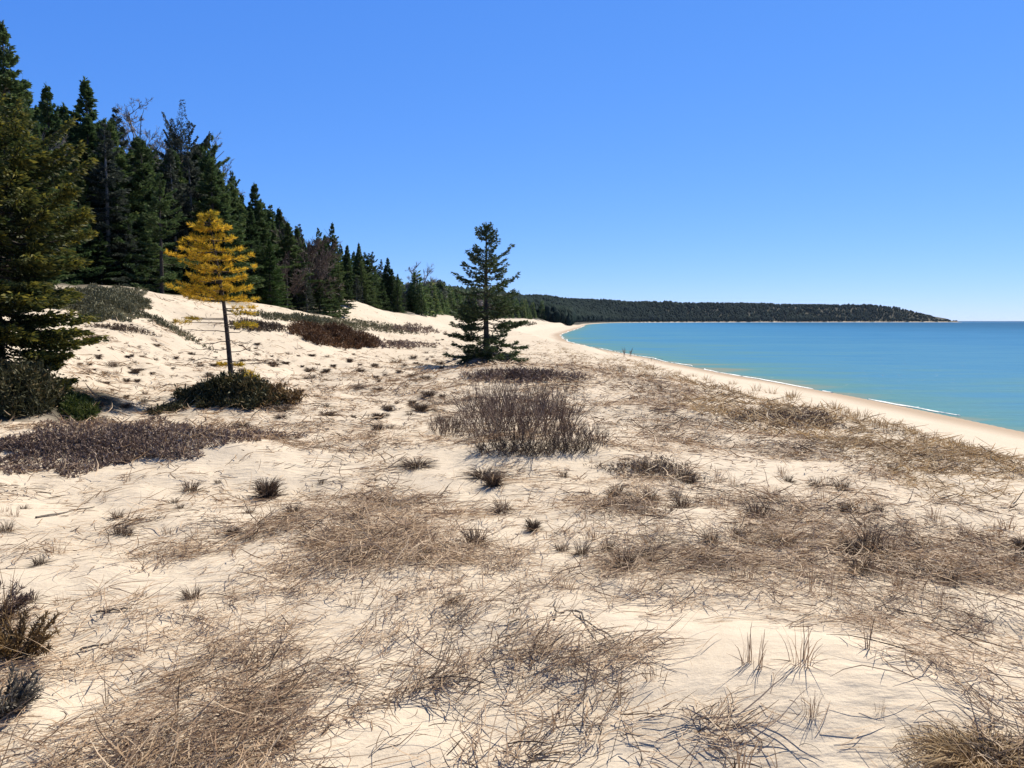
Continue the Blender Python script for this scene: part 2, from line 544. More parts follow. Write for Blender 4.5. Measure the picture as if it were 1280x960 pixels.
def coverage(x, y, z):
    px, py = project(x, y, z)
    d = dens_at(px, py)
    front = sstep(.6, 1.6, y)
    d = d * front + .35 * (1 - front)
    land = sstep(14.2, 17.2, sd(x, y))
    S = streak(x, y)
    c = sstep(-.16, .40, S + (d - .46) * 1.0) * sstep(0, .12, d) * (.50 + .50 * d)
    return np.clip(c + .006 + .06 * d, 0, 1) * land


# ------------------------------------------------------------------ ground, lake, foam
def build_ground():
    nT, nR = GX.shape
    V = np.stack([GX, GY, GZ], -1).reshape(-1, 3)
    idx = np.arange(nT * nR).reshape(nT, nR)
    F = np.stack([idx[:-1, :-1], idx[:-1, 1:], idx[1:, 1:], idx[1:, :-1]], -1).reshape(-1, 4)
    me = bpy.data.meshes.new('sand_ground')
    cz = float(GZ[:, 0].mean())
    V = np.concatenate([V, [[0, 0, cz]]])
    tri = np.stack([np.full(nT - 1, nT * nR), idx[:-1, 0], idx[1:, 0]], -1)
    loops = np.concatenate([F.ravel(), tri.ravel()]).astype(np.int32)
    starts = np.concatenate([np.arange(len(F)) * 4, F.size + np.arange(len(tri)) * 3]).astype(np.int32)
    me.vertices.add(len(V)); me.vertices.foreach_set('co', V.astype(np.float32).ravel())
    me.loops.add(len(loops)); me.loops.foreach_set('vertex_index', loops)
    me.polygons.add(len(starts)); me.polygons.foreach_set('loop_start', starts)
    me.update(calc_edges=True)
    me.polygons.foreach_set('use_smooth', np.ones(len(starts), bool))
    X, Y, Z, D = GX.ravel(), GY.ravel(), GZ.ravel(), GD.ravel()
    px, py = project(X, Y, Z)
    lit = np.maximum(np.where((Y > .5) & (np.hypot(X, Y) < 90), coverage(X, Y, Z), .3), .10 + .10 * vnoise(X * 1.3, Y * 1.3, 45)) * sstep(13, 17, D)
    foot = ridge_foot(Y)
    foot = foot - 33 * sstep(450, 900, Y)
    duff_shade = sstep(foot + 8.5, foot + 12, D + 2.5 * vnoise(X * .2, Y * .2, 41))
    duff_shade = np.maximum(duff_shade, 1 - sstep(1.5, 2.4, np.hypot(X + 9.0, Y - 12.9) + .5 * vnoise(X * 1.3, Y * 1.3, 46)))  # needle litter round the near spruce, with the tree's shade painted in
    wet = 1 - sstep(.7, 4.2, D + .8 * vnoise(X * .3, Y * .12, 42))
    for nm, a in (('litter', lit), ('duff_shade', duff_shade), ('wet', wet)):
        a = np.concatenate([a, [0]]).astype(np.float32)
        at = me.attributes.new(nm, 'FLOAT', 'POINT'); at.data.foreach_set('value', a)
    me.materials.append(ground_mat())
    o = bpy.data.objects.new('sand_ground', me); COL.objects.link(o)
    return tag(o, kind='structure')


build_ground()


def build_water():
    th = np.radians(np.concatenate([np.arange(-60, -4, 4.0), np.arange(-4, 46, .25), np.arange(46, 181, 4.0)]))
    lr = np.arange(math.log(8), math.log(14000), .03); r = np.exp(lr)
    T, Rr = np.meshgrid(th, r, indexing='ij')
    X = np.sin(T) * Rr; Y = np.cos(T) * Rr
    D = shore_dist(X, Y)
    keep = D < 4
    idx = np.arange(X.size).reshape(X.shape)
    F = np.stack([idx[:-1, :-1], idx[:-1, 1:], idx[1:, 1:], idx[1:, :-1]], -1).reshape(-1, 4)
    F = F[keep.ravel()[F].any(1)]
    mb = MB()
    used = np.unique(F); remap = np.zeros(X.size, int); remap[used] = np.arange(len(used))
    dep = np.clip(-D.ravel()[used], 0, None)
    dd = np.interp(dep, [0, 2, 8, 30, 90, 300, 1000, 4000], [0, .06, .15, .24, .36, .66, .93, 1])
    V = np.stack([X.ravel()[used], Y.ravel()[used], np.zeros(len(used))], -1)
    mb.add(V, remap[F], dd)
    me = mb.mesh('lake_water', water_mat(), True)
    a = me.attributes.new('depth', 'FLOAT', 'POINT'); a.data.foreach_set('value', dd.astype(np.float32))
    o = bpy.data.objects.new('lake_water', me); COL.objects.link(o)
    return tag(o, kind='structure')


build_water()


def build_foam():
    seg = SHORE[(SHORE[:, 1] > -40) & (SHORE[:, 1] < 900)]
    t = np.concatenate([[0], np.cumsum(np.linalg.norm(np.diff(seg, axis=0), axis=1))])
    s = np.concatenate([np.arange(0, 260, .35), np.arange(260, t[-1], 2.0)])
    x = np.interp(s, t, seg[:, 0]); y = np.interp(s, t, seg[:, 1])
    tx = np.gradient(x, s); ty = np.gradient(y, s)
    nrm = norm(np.stack([ty, -tx], -1))       # towards the lake
    mb = MB()
    for off, wid, thr, seed in ((.15, .17, -.35, 91),):
        o = off + .5 * vnoise(s * .10, s * 0, seed) + .22 * vnoise(s * .5, s * 0, seed + 7)
        w = wid * np.clip((fbm(s * .22, s * 0 + 3, seed + 3, 4) - thr) * 1.8, 0, 1) * (.75 + .6 * vnoise(s * 1.1, s * 0, seed + 9)) * (1 + y / 260)
        a = np.stack([x, y], -1) + nrm * (o - w * .5)[:, None]; b = np.stack([x, y], -1) + nrm * (o + w * .5)[:, None]
        za = np.maximum(hz(a[:, 0], a[:, 1]), 0) + .03; zb = np.maximum(hz(b[:, 0], b[:, 1]), 0) + .03
        V = np.stack([np.column_stack([a, za]), np.column_stack([(a + b) / 2, np.maximum(za, zb) + .05]), np.column_stack([b, zb])], 1)
        n = len(s); idx = np.arange(n * 3).reshape(n, 3)
        ok = (w[:-1] > .03) & (w[1:] > .03)
        F = np.concatenate([np.stack([idx[:-1, k], idx[:-1, k + 1], idx[1:, k + 1], idx[1:, k]], -1)[ok] for k in (0, 1)])
        mb.add(V.reshape(-1, 3), F)
    o = mb.build('foam', plain('foam', (.75, .76, .76), .9))
    tag(o, 'thin broken white foam along the waterline', 'foam', kind='stuff')


build_foam()


# ------------------------------------------------------------------ trees
def conifer(H, Rad, whorl_gap=.32, per=6, shoots=30, sl=.26, sw=.07, power=.85, bare=.04, droop=.18, seed=1,
            gap_prob=.08, tip_light=.0, tip_turn=.25, min_len=.12, low_shrink=.0, jag=.28, spread=.34, hang=.25, trunk_r=None, prof=None, thin=1.0):
    """spruce: returns (trunk MB with limbs, crown MB)"""
    g = np.random.default_rng(seed)
    tr, cr = MB(), MB()
    n = 14
    zs = np.linspace(0, H, n)
    sway = np.cumsum(g.normal(scale=.012 * H / n, size=(n, 2)), 0)
    path = np.column_stack([sway[:, 0], sway[:, 1], zs])
    r0 = trunk_r or .014 * H + .02
    tubes(tr, path[None], (r0 * (1 - zs / H) ** .9 + .008)[None], 8)
    z = bare * H
    P_l, R_l = [], []
    while z < H * .985:
        f = z / H
        Lw = (Rad * np.interp(f, prof[0], prof[1]) if prof else Rad * (1 - f) ** power)
        Lw *= 1 - low_shrink * max(0, 1 - f / .15)
        k = max(3, int(round(per * (0.65 + .35 * (1 - f)) + g.normal(scale=.6))))
        a0 = g.uniform(0, 6.28)
        for j in range(k):
            if g.random() < gap_prob: continue
            L = max(min_len, Lw * (1 + g.normal(scale=jag)) if Lw > .3 else Lw * g.uniform(.8, 1.2))
            L = min(L, Rad * 1.25)
            a = a0 + j * 6.283 / k + g.normal(scale=.25)
            e = np.interp(f, [0, .5, .85, 1], [-droop, -.3 * droop, .45, .9]) + g.normal(scale=.10)
            t = np.linspace(0, 1, 5)
            fw = np.array([math.cos(a), math.sin(a), 0]); lat = np.array([-math.sin(a), math.cos(a), 0])
            o = np.array([np.interp(z, zs, path[:, 0]), np.interp(z, zs, path[:, 1]), z + g.uniform(-.5, .5) * whorl_gap])
            rise = L * (math.tan(e) * t - droop * .6 * t * (1 - t) + tip_turn * .35 * t ** 3)
            bp = o + fw * (L * t * math.cos(e))[:, None]; bp[:, 2] += rise
            P_l.append(bp); R_l.append(np.interp(t, [0, 1], [.010 + .010 * L, .004]))
            ns = max(5, int(shoots * (.4 + L) * np.interp(f, [.3, .5], [1, thin])))
            tt = g.uniform(.12 if L < .6 else .22, 1.02, ns) ** .8
            s = g.uniform(-1, 1, ns)
            W = spread * L * (1.08 - tt) + .06
            pos = np.column_stack([np.interp(tt, t, bp[:, q]) for q in range(3)])
            pos += lat * (s * W)[:, None] + fw * (np.abs(s) * W * .35)[:, None]
            pos[:, 2] -= np.abs(s) * W * hang * g.uniform(.3, 1.4, ns)
            pos += g.normal(scale=.025, size=(ns, 3))
            d = fw * g.uniform(.5, 1, ns)[:, None] + lat * (s * 1.1)[:, None]
            d[:, 2] += -hang * .6 + .5 * tip_turn * tt + (.5 if f > .9 else 0) + g.normal(scale=.28, size=ns)
            tone = np.clip(.42 + g.normal(scale=.2, size=ns) + tip_light * (tt - .5), 0, 1)
            ll = sl * g.uniform(.65, 1.25, ns) * np.interp(f, [.75, 1], [1, .4])
            kites(cr, pos, d, ll, sw * g.uniform(.7, 1.3, ns), tone)
            kites(cr, pos, d + g.normal(scale=.35, size=(ns, 3)), ll * .8, sw * g.uniform(.6, 1.1, ns), tone)
        z += whorl_gap * g.uniform(.75, 1.25) * (1 - .45 * f)
    ns = 14
    kites(cr, np.column_stack([np.zeros(ns) + path[-1, 0], np.zeros(ns) + path[-1, 1], g.uniform(H * .965, H, ns)]),
          np.column_stack([g.normal(scale=.35, size=(ns, 2)), np.ones(ns)]), sl * .9, sw * .8, .5)
    tubes(tr, np.array(P_l), np.array(R_l), 3)
    return tr, cr


def bare_tree(H, spread, seed, levels=4, trunk_frac=.45, base_r=.10, twig=.011, fork=(3, 4), up=.55, n_main=7):
    """leafless broadleaf tree: (trunk MB, crown MB of limbs and twigs)"""
    g = np.random.default_rng(seed)
    tr, cr = MB(), MB()
    n = 8
    zs = np.linspace(0, H * .72, n)
    path = np.column_stack([np.cumsum(g.normal(scale=.004 * H, size=n)), np.cumsum(g.normal(scale=.004 * H, size=n)), zs])
    path -= path[0]
    tubes(tr, path[None], np.linspace(base_r, base_r * .25, n)[None], 7)
    cur = []
    for i in range(n_main):
        h = g.uniform(trunk_frac, 1) * H * .72
        o = np.array([np.interp(h, zs, path[:, 0]), np.interp(h, zs, path[:, 1]), h])
        a = i * 2.4 + g.normal(scale=.4); e = g.uniform(.15, .85) + .6 * (h / H) ** 2
        d = np.array([math.cos(a) * math.cos(e), math.sin(a) * math.cos(e), math.sin(e)])
        cur.append((o, d, spread * g.uniform(.6, 1), base_r * .4))
    for lv in range(levels):
        nxt = []; P_l = []; R_l = []
        for o, d, L, r in cur:
            k = g.normal(scale=.16, size=3)
            t = np.linspace(0, 1, 4)[:, None]
            p = o + d * L * t + k * L * t * t
            p[:, 2] += .12 * L * t[:, 0] ** 2
            P_l.append(p); R_l.append(np.linspace(r, max(twig * .6, r * .5), 4))
            if lv < levels - 1:
                for q in range(g.integers(fork[0], fork[1] + 1) + (2 if lv else 0)):
                    s = g.uniform(.3, 1)
                    i = min(2, int(s * 3)); f = s * 3 - i
                    po = p[i] * (1 - f) + p[i + 1] * f
                    dd = norm(d + g.normal(scale=.62, size=3) + np.array([0, 0, up * .4]))
                    nxt.append((po, dd, L * g.uniform(.38, .62), max(twig, r * .5)))
        tubes(cr, np.array(P_l), np.array(R_l), 3, g.uniform(0, 1, len(P_l)))
        cur = nxt
    return tr, cr


def make_tree(name, loc, parts, label, cat='tree', group=None, bark='bark', leaf='spruce'):
    root = thing(name, loc, label, cat, group)
    parts[0].build('trunk', M[bark], root)
    parts[1].build('crown', M[leaf], root)
    return root


# prototypes of the wood (10 m tall), first shown by their own trees below
PROTO = {
    'dense': (conifer(10, 2.3, .34, 6, 95, .22, .066, .88, .03, .22, seed=11), 'bark', 'spruce', 'spruce_tree'),
    'narrow': (conifer(10, 1.7, .32, 6, 96, .21, .062, .84, .03, .25, seed=12, jag=.2), 'bark', 'spruce', 'spruce_tree'),
    'ragged': (conifer(10, 2.2, .42, 5, 92, .23, .066, .78, .10, .12, seed=13, gap_prob=.18, jag=.42, tip_turn=.5), 'bark', 'spruce', 'spruce_tree'),
    'shaggy': (conifer(10, 2.6, .34, 6, 92, .22, .066, 1.0, .01, .30, seed=14, jag=.3), 'bark', 'spruce', 'spruce_tree'),
    'grey': (conifer(10, 1.9, .36, 5, 70, .23, .052, .8, .06, .25, seed=15, gap_prob=.12, jag=.32), 'bark_grey', 'spruce_grey', 'spruce_tree'),
    'green': (conifer(10, 3.0, .34, 7, 86, .22, .066, 1.0, .01, .25, seed=16, tip_light=.3), 'bark', 'spruce_green', 'spruce_tree'),
    'blunt': (conifer(10, 2.0, .36, 6, 90, .23, .062, .8, .12, .05, seed=17, gap_prob=.15, jag=.35,
                      prof=([0, .3, .6, .85, 1], [.9, .8, .85, .95, .5])), 'bark', 'spruce_grey', 'pine_tree'),
}
proto_mesh = {}


def forest_tree(kind, px, pytop, yd, wf, label, group=None):
    x, y, z = at_depth(px, yd)
    h = z_at(pytop, yd) - z
    s = h / 10.0
    rot = (R(random.uniform(-1.5, 1.5)), R(random.uniform(-1.5, 1.5)), random.uniform(0, 6.28))
    parts, bark, leaf, nm = PROTO[kind]
    if kind not in proto_mesh:
        root = make_tree(nm, (x, y, z - .1), parts, label, 'tree', group, bark, leaf)
        proto_mesh[kind] = root
        root.scale = (s * wf, s * wf, s); root.rotation_euler = rot
        return root
    return dup(proto_mesh[kind], (x, y, z - .1), (s * wf, s * wf, s), rot, label, group)


FOREST = [
    # kind, px, py of the top, distance, width factor, label
    ('dense', 14, 22, 22, .85, 'tallest dark spruce at the left edge, behind the olive tinted spruce'),
    ('narrow', 77, 104, 35, .95, 'narrow dark spruce between the olive edge spruce and the tallest pointed spruce'),
    ('dense', 116, 94, 40, 1.0, 'tall pointed dark spruce rising above the grey green mound'),
    ('grey', 160, 136, 43, .95, 'thin greyish spruce with a bare birch crown right behind it'),
    ('shaggy', 186, 190, 41, .85, 'lower dark green spruce in front of the thin greyish spruce'),
    ('blunt', 230, 170, 49, .8, 'broad blunt topped brownish pine left of the ragged spire spruce'),
    ('ragged', 268, 168, 50, .95, 'ragged tall spruce with open spire, right of the blunt topped pine'),
    ('ragged', 298, 212, 54, .8, 'ragged spruce tucked against the right flank of the open spired spruce'),
    ('narrow', 325, 228, 60, 1.1, 'sharp slender spruce spire standing just right of the yellow pine top'),
    ('narrow', 350, 258, 66, 1.1, 'smaller slender spruce next right after the sharp spire'),
    ('green', 338, 296, 47, .80, 'bright green low branched spruce right behind the yellow pine'),
    ('ragged', 402, 284, 72, .8, 'left one of the twin dark spruces above the rust brown bed'),
    ('dense', 416, 277, 74, .85, 'right one of the twin dark spruces above the rust brown bed'),
    ('shaggy', 424, 330, 62, .8, 'black green spruce in front below the twin dark spruces'),
    ('narrow', 434, 305, 84, 1.0, 'slim spruce first to the right of the twin dark spruces'),
    ('dense', 450, 303, 88, .8, 'upright dark spruce above the top of the bright sand bank'),
    ('ragged', 467, 314, 95, .8, 'ragged small spruce over the middle of the bright sand bank'),
    ('narrow', 484, 321, 100, 1.1, 'pointed spruce over the right half of the bright sand bank'),
    ('shaggy', 497, 345, 95, .9, 'short bushy spruce left of the small cabin'),
    ('grey', 378, 280, 92, .9, 'small grey spruce tip showing above the brown leafless thicket tree'),
    ('ragged', 366, 286, 86, .9, 'small dark spruce tip left of the grey tip above the leafless thicket tree'),
    ('dense', 55, 150, 31, .8, 'dark spruce half hidden between the edge spruce and the narrow spruce'),
    ('grey', 372, 338, 56, 1.0, 'grey lower spruce under the brown leafless thicket tree'),
    ('shaggy', 150, 200, 38, .75, 'shaggy spruce on the grey green mound under the thin greyish spruce'),
    ('shaggy', 222, 262, 43, .8, 'dark bushy spruce straight behind the left boughs of the yellow pine'),
    ('dense', 300, 262, 48, .75, 'dark full spruce straight behind the right boughs of the yellow pine'),
    ('dense', 104, 190, 37, .8, 'dark lower spruce in front of the tall pointed spruce above the mound'),
]
for f in FOREST:
    forest_tree(*f)

# the wood behind: spruces nothing tells apart
gl, gg = 'dark spruce in the dense wood along the top of the dune ridge', 'spruces filling the wood on the dune ridge'
kinds = ['dense', 'narrow', 'ragged', 'shaggy', 'grey', 'dense', 'narrow']
fr = random.Random(5)
sky = np.array([(0, 60), (40, 112), (60, 110), (100, 122), (140, 138), (165, 145), (205, 195), (235, 176), (258, 178), (285, 216), (310, 242), (340, 252), (360, 272), (385, 287), (400, 286), (425, 301), (440, 307), (460, 312), (475, 320), (490, 331), (505, 346), (520, 350)], float)
n_fill = 0
for row, (y0, y1, n, lim) in enumerate([(36, 52, 46, 1.0), (46, 75, 74, 1.0), (65, 115, 80, 1.0)]):
    for i in range(n):
        yd = fr.uniform(y0, y1)
        px = [fr.uniform(-60, 290), fr.uniform(170, 420), fr.uniform(330, 520)][row]
        x, y, z = at_depth(px, yd)
        dd = float(sd(np.array([x]), np.array([y]))[0])
        if dd < float(ridge_foot(y)) + 10: continue
        top = np.interp(px, sky[:, 0], sky[:, 1]) + fr.uniform(0, 28)
        if z_at(top, yd) - z < 4: top = 402 - FPX * 6 / yd
        forest_tree(fr.choice(kinds), px, top, yd, fr.uniform(.95, 1.3), gl, gg)

for i, (px, top, yd) in enumerate([(95, 262, 36), (128, 285, 36.5), (158, 268, 38), (185, 285, 39), (208, 300, 41), (240, 285, 44), (262, 318, 44), (305, 325, 47), (322, 338, 49),
                                   (352, 342, 51), (384, 345, 55), (400, 340, 58), (412, 350, 60), (434, 348, 68), (446, 345, 80), (462, 350, 88), (478, 352, 96), (492, 360, 102), (504, 364, 108)]):
    forest_tree(['shaggy', 'dense', 'grey', 'shaggy'][i % 4], px, top, yd, fr.uniform(1.2, 1.6), 'low full skirted spruce along the front edge of the wood', 'low spruces along the front edge of the wood')

# leafless trees
def bare_thing(px, pytop, yd, seed, label, spread, mat='twig', name='birch_tree', bark='bark_grey', **k):
    x, y, z = at_depth(px, yd)
    h = z_at(pytop, yd) - z
    return make_tree(name, (x, y, z - .1), bare_tree(h, spread, seed, **k), label, 'tree', None, bark, mat)


bare_thing(186, 126, 52, 3, 'leafless birch with round crown of fine grey twigs against the sky', 3.1, trunk_frac=.5, n_main=20, base_r=.13, twig=.013, levels=5, fork=(2, 3), up=.45)
bare_thing(246, 150, 58, 9, 'leafless birch with thin grey twigs showing above the blunt topped pine', 2.8, trunk_frac=.5, n_main=18, base_r=.12, twig=.013, levels=5, fork=(2, 3), up=.45)
bare_thing(52, 98, 34, 14, 'sparse bare treetop of thin twigs beside the tallest edge spruce', 1.8, trunk_frac=.7, n_main=5, base_r=.08)
bare_thing(388, 294, 58, 21, 'brown grey leafless thicket tree in front of the spruce tips', 2.3, 'brush', 'leafless_tree', trunk_frac=.12, n_main=24, up=.9, base_r=.08, twig=.016)
bare_thing(360, 330, 54, 22, 'low grey leafless tree beside the brown leafless thicket tree', 1.6, 'brush', 'leafless_tree', trunk_frac=.1, n_main=12, up=.9, base_r=.06, twig=.013)
bare_thing(524, 346, 150, 23, 'far hazy grey leafless tree directly above the small cabin', 4.0, 'twig', 'leafless_tree', trunk_frac=.3, n_main=10, up=.9, base_r=.12, twig=.03)

# small far conifers and broadleaf crowns along the ridge
def small_spruce(seed, blob=False):
    g = np.random.default_rng(seed); mb = MB()
    tubes(mb, np.array([[[0, 0, 0], [0, 0, 5], [0, 0, 9.6]]]), np.array([[.16, .1, .02]]), 5, 0.)
    N = 900
    if blob:
        d = norm(g.normal(size=(N, 3))); rr = g.uniform(.5, 1, N) ** .5
        p = d * (rr * (1 + .25 * np.sin(d[:, 0] * 5 + seed) * np.cos(d[:, 2] * 4)))[:, None] * np.array([2.3, 2.3, 3.4]) + np.array([0, 0, 6.0])
        kites(mb, p, d + g.normal(scale=.6, size=(N, 3)), .9, .5, g.uniform(0.1, .9, N))
    else:
        f = 1 - np.sqrt(g.uniform(0, 1, N)); tier = .82 + .18 * np.sin(f * 60)
        rad = 2.3 * (1 - f) ** .9 * tier * g.uniform(.55, 1.1, N); a = g.uniform(0, 6.28, N)
        p = np.column_stack([np.cos(a) * rad, np.sin(a) * rad, .5 + f * 9.4])
        d = np.column_stack([np.cos(a), np.sin(a), g.normal(scale=.3, size=N) - .3 + f])
        kites(mb, p, d, .95, .42, g.uniform(.1, .9, N))
    return mb


far_protos = []
fl = {'spruce': 'tiny far dark spruce in the wood beyond the sand bank', 'green': 'tiny far rounded green tree among the spruces beyond the sand bank', 'grey': 'tiny far grey leafless crown among the spruces beyond the sand bank'}
for i in range(5):
    mt = ('spruce', 'spruce', 'spruce_grey', 'spruce', 'twig')[i]
    k = ('spruce', 'spruce', 'green', 'spruce', 'grey')[i]
    me = small_spruce(30 + i, i in (2, 4)).mesh('far_tree', M[mt])
    far_protos.append((me, k))
ftop = np.array([(480, 340), (505, 350), (520, 352), (545, 348), (560, 355), (580, 360), (600, 364), (640, 370), (670, 373), (720, 375)], float)
n_far = 0
for i in range(620):
    if n_far >= 290: break
    px = fr.uniform(470, 735)
    yd = fr.choice([fr.uniform(105, 170), fr.uniform(150, 260), fr.uniform(240, 420), fr.uniform(400, 700)])
    x, y, z = at_depth(px, yd)
    dd = float(sd(np.array([x]), np.array([y]))[0]); ft = float(ridge_foot(y))
    if dd < ft + 8 or dd > ft + 90: continue
    n_far += 1
    top = np.interp(px, ftop[:, 0], ftop[:, 1]) + abs(fr.gauss(0, 7))
    h = min(z_at(top, yd) - z, 19)
    if h < 3: h = fr.uniform(4, 8)
    me, k = far_protos[fr.choice([0, 0, 1, 1, 2, 3, 3, 4] if yd < 260 else [0, 1, 3])]
    o = bpy.data.objects.new('far_spruce' if k == 'spruce' else 'far_tree', me); COL.objects.link(o)
    s = h / 10; w = s * fr.uniform(.8, 1.25)
    o.location = (x, y, z - .2); o.scale = (w, w, s); o.rotation_euler = (0, 0, fr.uniform(0, 6.28))
    tag(o, fl[k], 'tree', 'far trees beyond the sand bank' if k == 'spruce' else 'far %s crowns beyond the sand bank' % k)

# the wooded far shore and headland reads as one mass
def build_far_forest():
    g = np.random.default_rng(77)
    N = 150000
    yy = g.uniform(400, 3300, N); t = g.uniform(0, 1, N)
    xs = np.interp(yy, SHORE0[10:21, 1], SHORE0[10:21, 0])
    x = np.where(yy < 2735, xs, 1500) - g.uniform(0, 1, N) ** 1.7 * np.interp(yy, [400, 2000, 3300], [260, 500, 1500]); y = yy
    d = shore_dist(x, y)
    ok = (d > ridge_foot(y) - 14) & (d < 420) & (y < 3200) & ((y > 620) | (x < -60))
    x, y, d = x[ok], y[ok], d[ok]
    # thin with distance from the shore: only the front rows and the skyline show
    keep = g.uniform(size=len(x)) < np.where(d < 90, 1.0, .8)
    x, y = x[keep][:24000], y[keep][:24000]
    z = hz(x, y)
    n = len(x)
    h = g.uniform(10, 16, n) * (1 + .25 * vnoise(x * .008, y * .008, 4)); h *= np.where(g.random(n) < .3, .75, 1)
    r = h * g.uniform(.17, .26, n); rnd = g.random(n) < .75; h *= np.clip(np.hypot(x - 1580, y - 2740) / 260, .35, 1)
    r = np.where(rnd, r * 1.35, r)
    mb = MB()
    tone = np.clip(.34 + .15 * vnoise(x * .01, y * .01, 5) + g.normal(scale=.12, size=n), 0, .7)
    k = 6
    a = np.arange(k) * 6.283 / k
    rings = [(.02, .55), (.25, 1.0), (.50, .74), (.52, .55), (.75, .38)]
    V = []
    for zf, rf in rings:
        rf2 = np.where(rnd, [.5, .9, 1.0, 1.0, .8][rings.index((zf, rf))], rf)
        jit = g.uniform(.7, 1.3, (n, k))
        V.append(np.stack([x[:, None] + np.cos(a) * (r * rf2)[:, None] * jit, y[:, None] + np.sin(a) * (r * rf2)[:, None] * jit,
                           (z + h * zf)[:, None] + g.normal(scale=.02, size=(n, k)) * h[:, None]], -1))
    V.append(np.stack([x, y, z + h], -1)[:, None, :])
    V = np.concatenate(V, 1)                                   # n, 5k+1, 3
    base = np.arange(n)[:, None] * (5 * k + 1)
    Fq = []
    for q in range(4):
        for j in range(k):
            Fq.append([q * k + j, q * k + (j + 1) % k, (q + 1) * k + (j + 1) % k, (q + 1) * k + j])
    Ft = [[4 * k + j, 4 * k + (j + 1) % k, 5 * k] for j in range(k)]
    Fq = (base[:, :, None] + np.array(Fq)[None]).reshape(-1, 4); Ft = (base[:, :, None] + np.array(Ft)[None]).reshape(-1, 3)
    mb.add(V.reshape(-1, 3), Fq, np.repeat(tone, 5 * k + 1))
    mb.f.setdefault(3, []).append(Ft)
    o = mb.build('far_forest', M['far'])
    tag(o, 'distant dark green forest covering the far shore and the headland', 'forest', kind='stuff')


build_far_forest()

# ---- olive tinted spruce at the left edge
x, y, z = at_depth(2, 13.2)
h = z_at(150, 13.2) - z
sp = conifer(h, 1.32, .16, 8, 130, .12, .036, .62, .0, .20, seed=41, tip_light=.7, jag=.20, gap_prob=.06, spread=.3,
             prof=([0, .2, .4, .57, .8, .92, 1], [.72, .84, .94, 1.0, .84, .5, .05]))
make_tree('spruce_tree', (x, y, z - .05), sp, 'big near spruce at the left edge with olive and yellowish bough tips', leaf='spruce_olive')

# ---- lone spruce in the middle
x, y, z = at_depth(608, 29.5)
h = z_at(279, 29.5) - z
tr, cr = conifer(h, 1.45, .22, 6, 80, .15, .042, .8, .02, .26, seed=65, gap_prob=.14, jag=.24, thin=.75, tip_turn=.55, spread=.22, hang=.12,
                 prof=([0, .15, .35, .55, .75, .9, 1], [1.0, 1.0, .88, .72, .45, .24, .02]), trunk_r=.12)
lone = make_tree('spruce_tree', (x, y, z - .05), (tr, cr), 'lone open spruce with visible trunk on the sand in mid picture', leaf='spruce_open')
g = np.random.default_rng(5)
for i in range(13):                                             # low dead grey boughs sweeping to the sand
    mb = MB(); a = i * 6.283 / 13 + g.normal(scale=.15); L = g.uniform(.9, 1.5); z0 = g.uniform(.25, 1.0)
    t = np.linspace(0, 1, 6); fw = np.array([math.cos(a), math.sin(a), 0]); lat = np.array([-fw[1], fw[0], 0])
    p = fw * (t * L)[:, None]; p[:, 2] = z0 - (z0 - .12) * t ** .8 * 1.02 + .10 * t ** 3
    tubes(mb, p[None], np.linspace(.02, .006, 6)[None], 4, .4)
    n = 90
    tt = g.uniform(.15, 1, n); s = g.choice([-1, 1], n)
    q = np.column_stack([np.interp(tt, t, p[:, k]) for k in range(3)])
    dv = fw * .8 + lat * s[:, None] * g.uniform(.4, 1, n)[:, None]; dv[:, 2] += g.normal(scale=.2, size=n) - .12
    kites(mb, q, dv, g.uniform(.15, .42, n), .03, g.uniform(.2, 1, n))
    mb.build('dead_bough', M['dead'], lone)
    if i % 4 == 0:
        mb = MB(); n = 200
        tt = g.uniform(.3, 1.05, n); s = g.uniform(-1, 1, n)
        q = np.column_stack([np.interp(tt, t, p[:, k]) for k in range(3)]) + lat * (s * .35)[:, None] * (1.1 - tt)[:, None]
        q[:, 2] += g.uniform(-.04, .10, n)
        dv = fw + lat * s[:, None] + g.normal(scale=.3, size=(n, 3))
        kites(mb, q, dv, .16, .05, g.uniform(.1, .9, n))
        mb.build('green_bough', M['spruce_open'], lone)

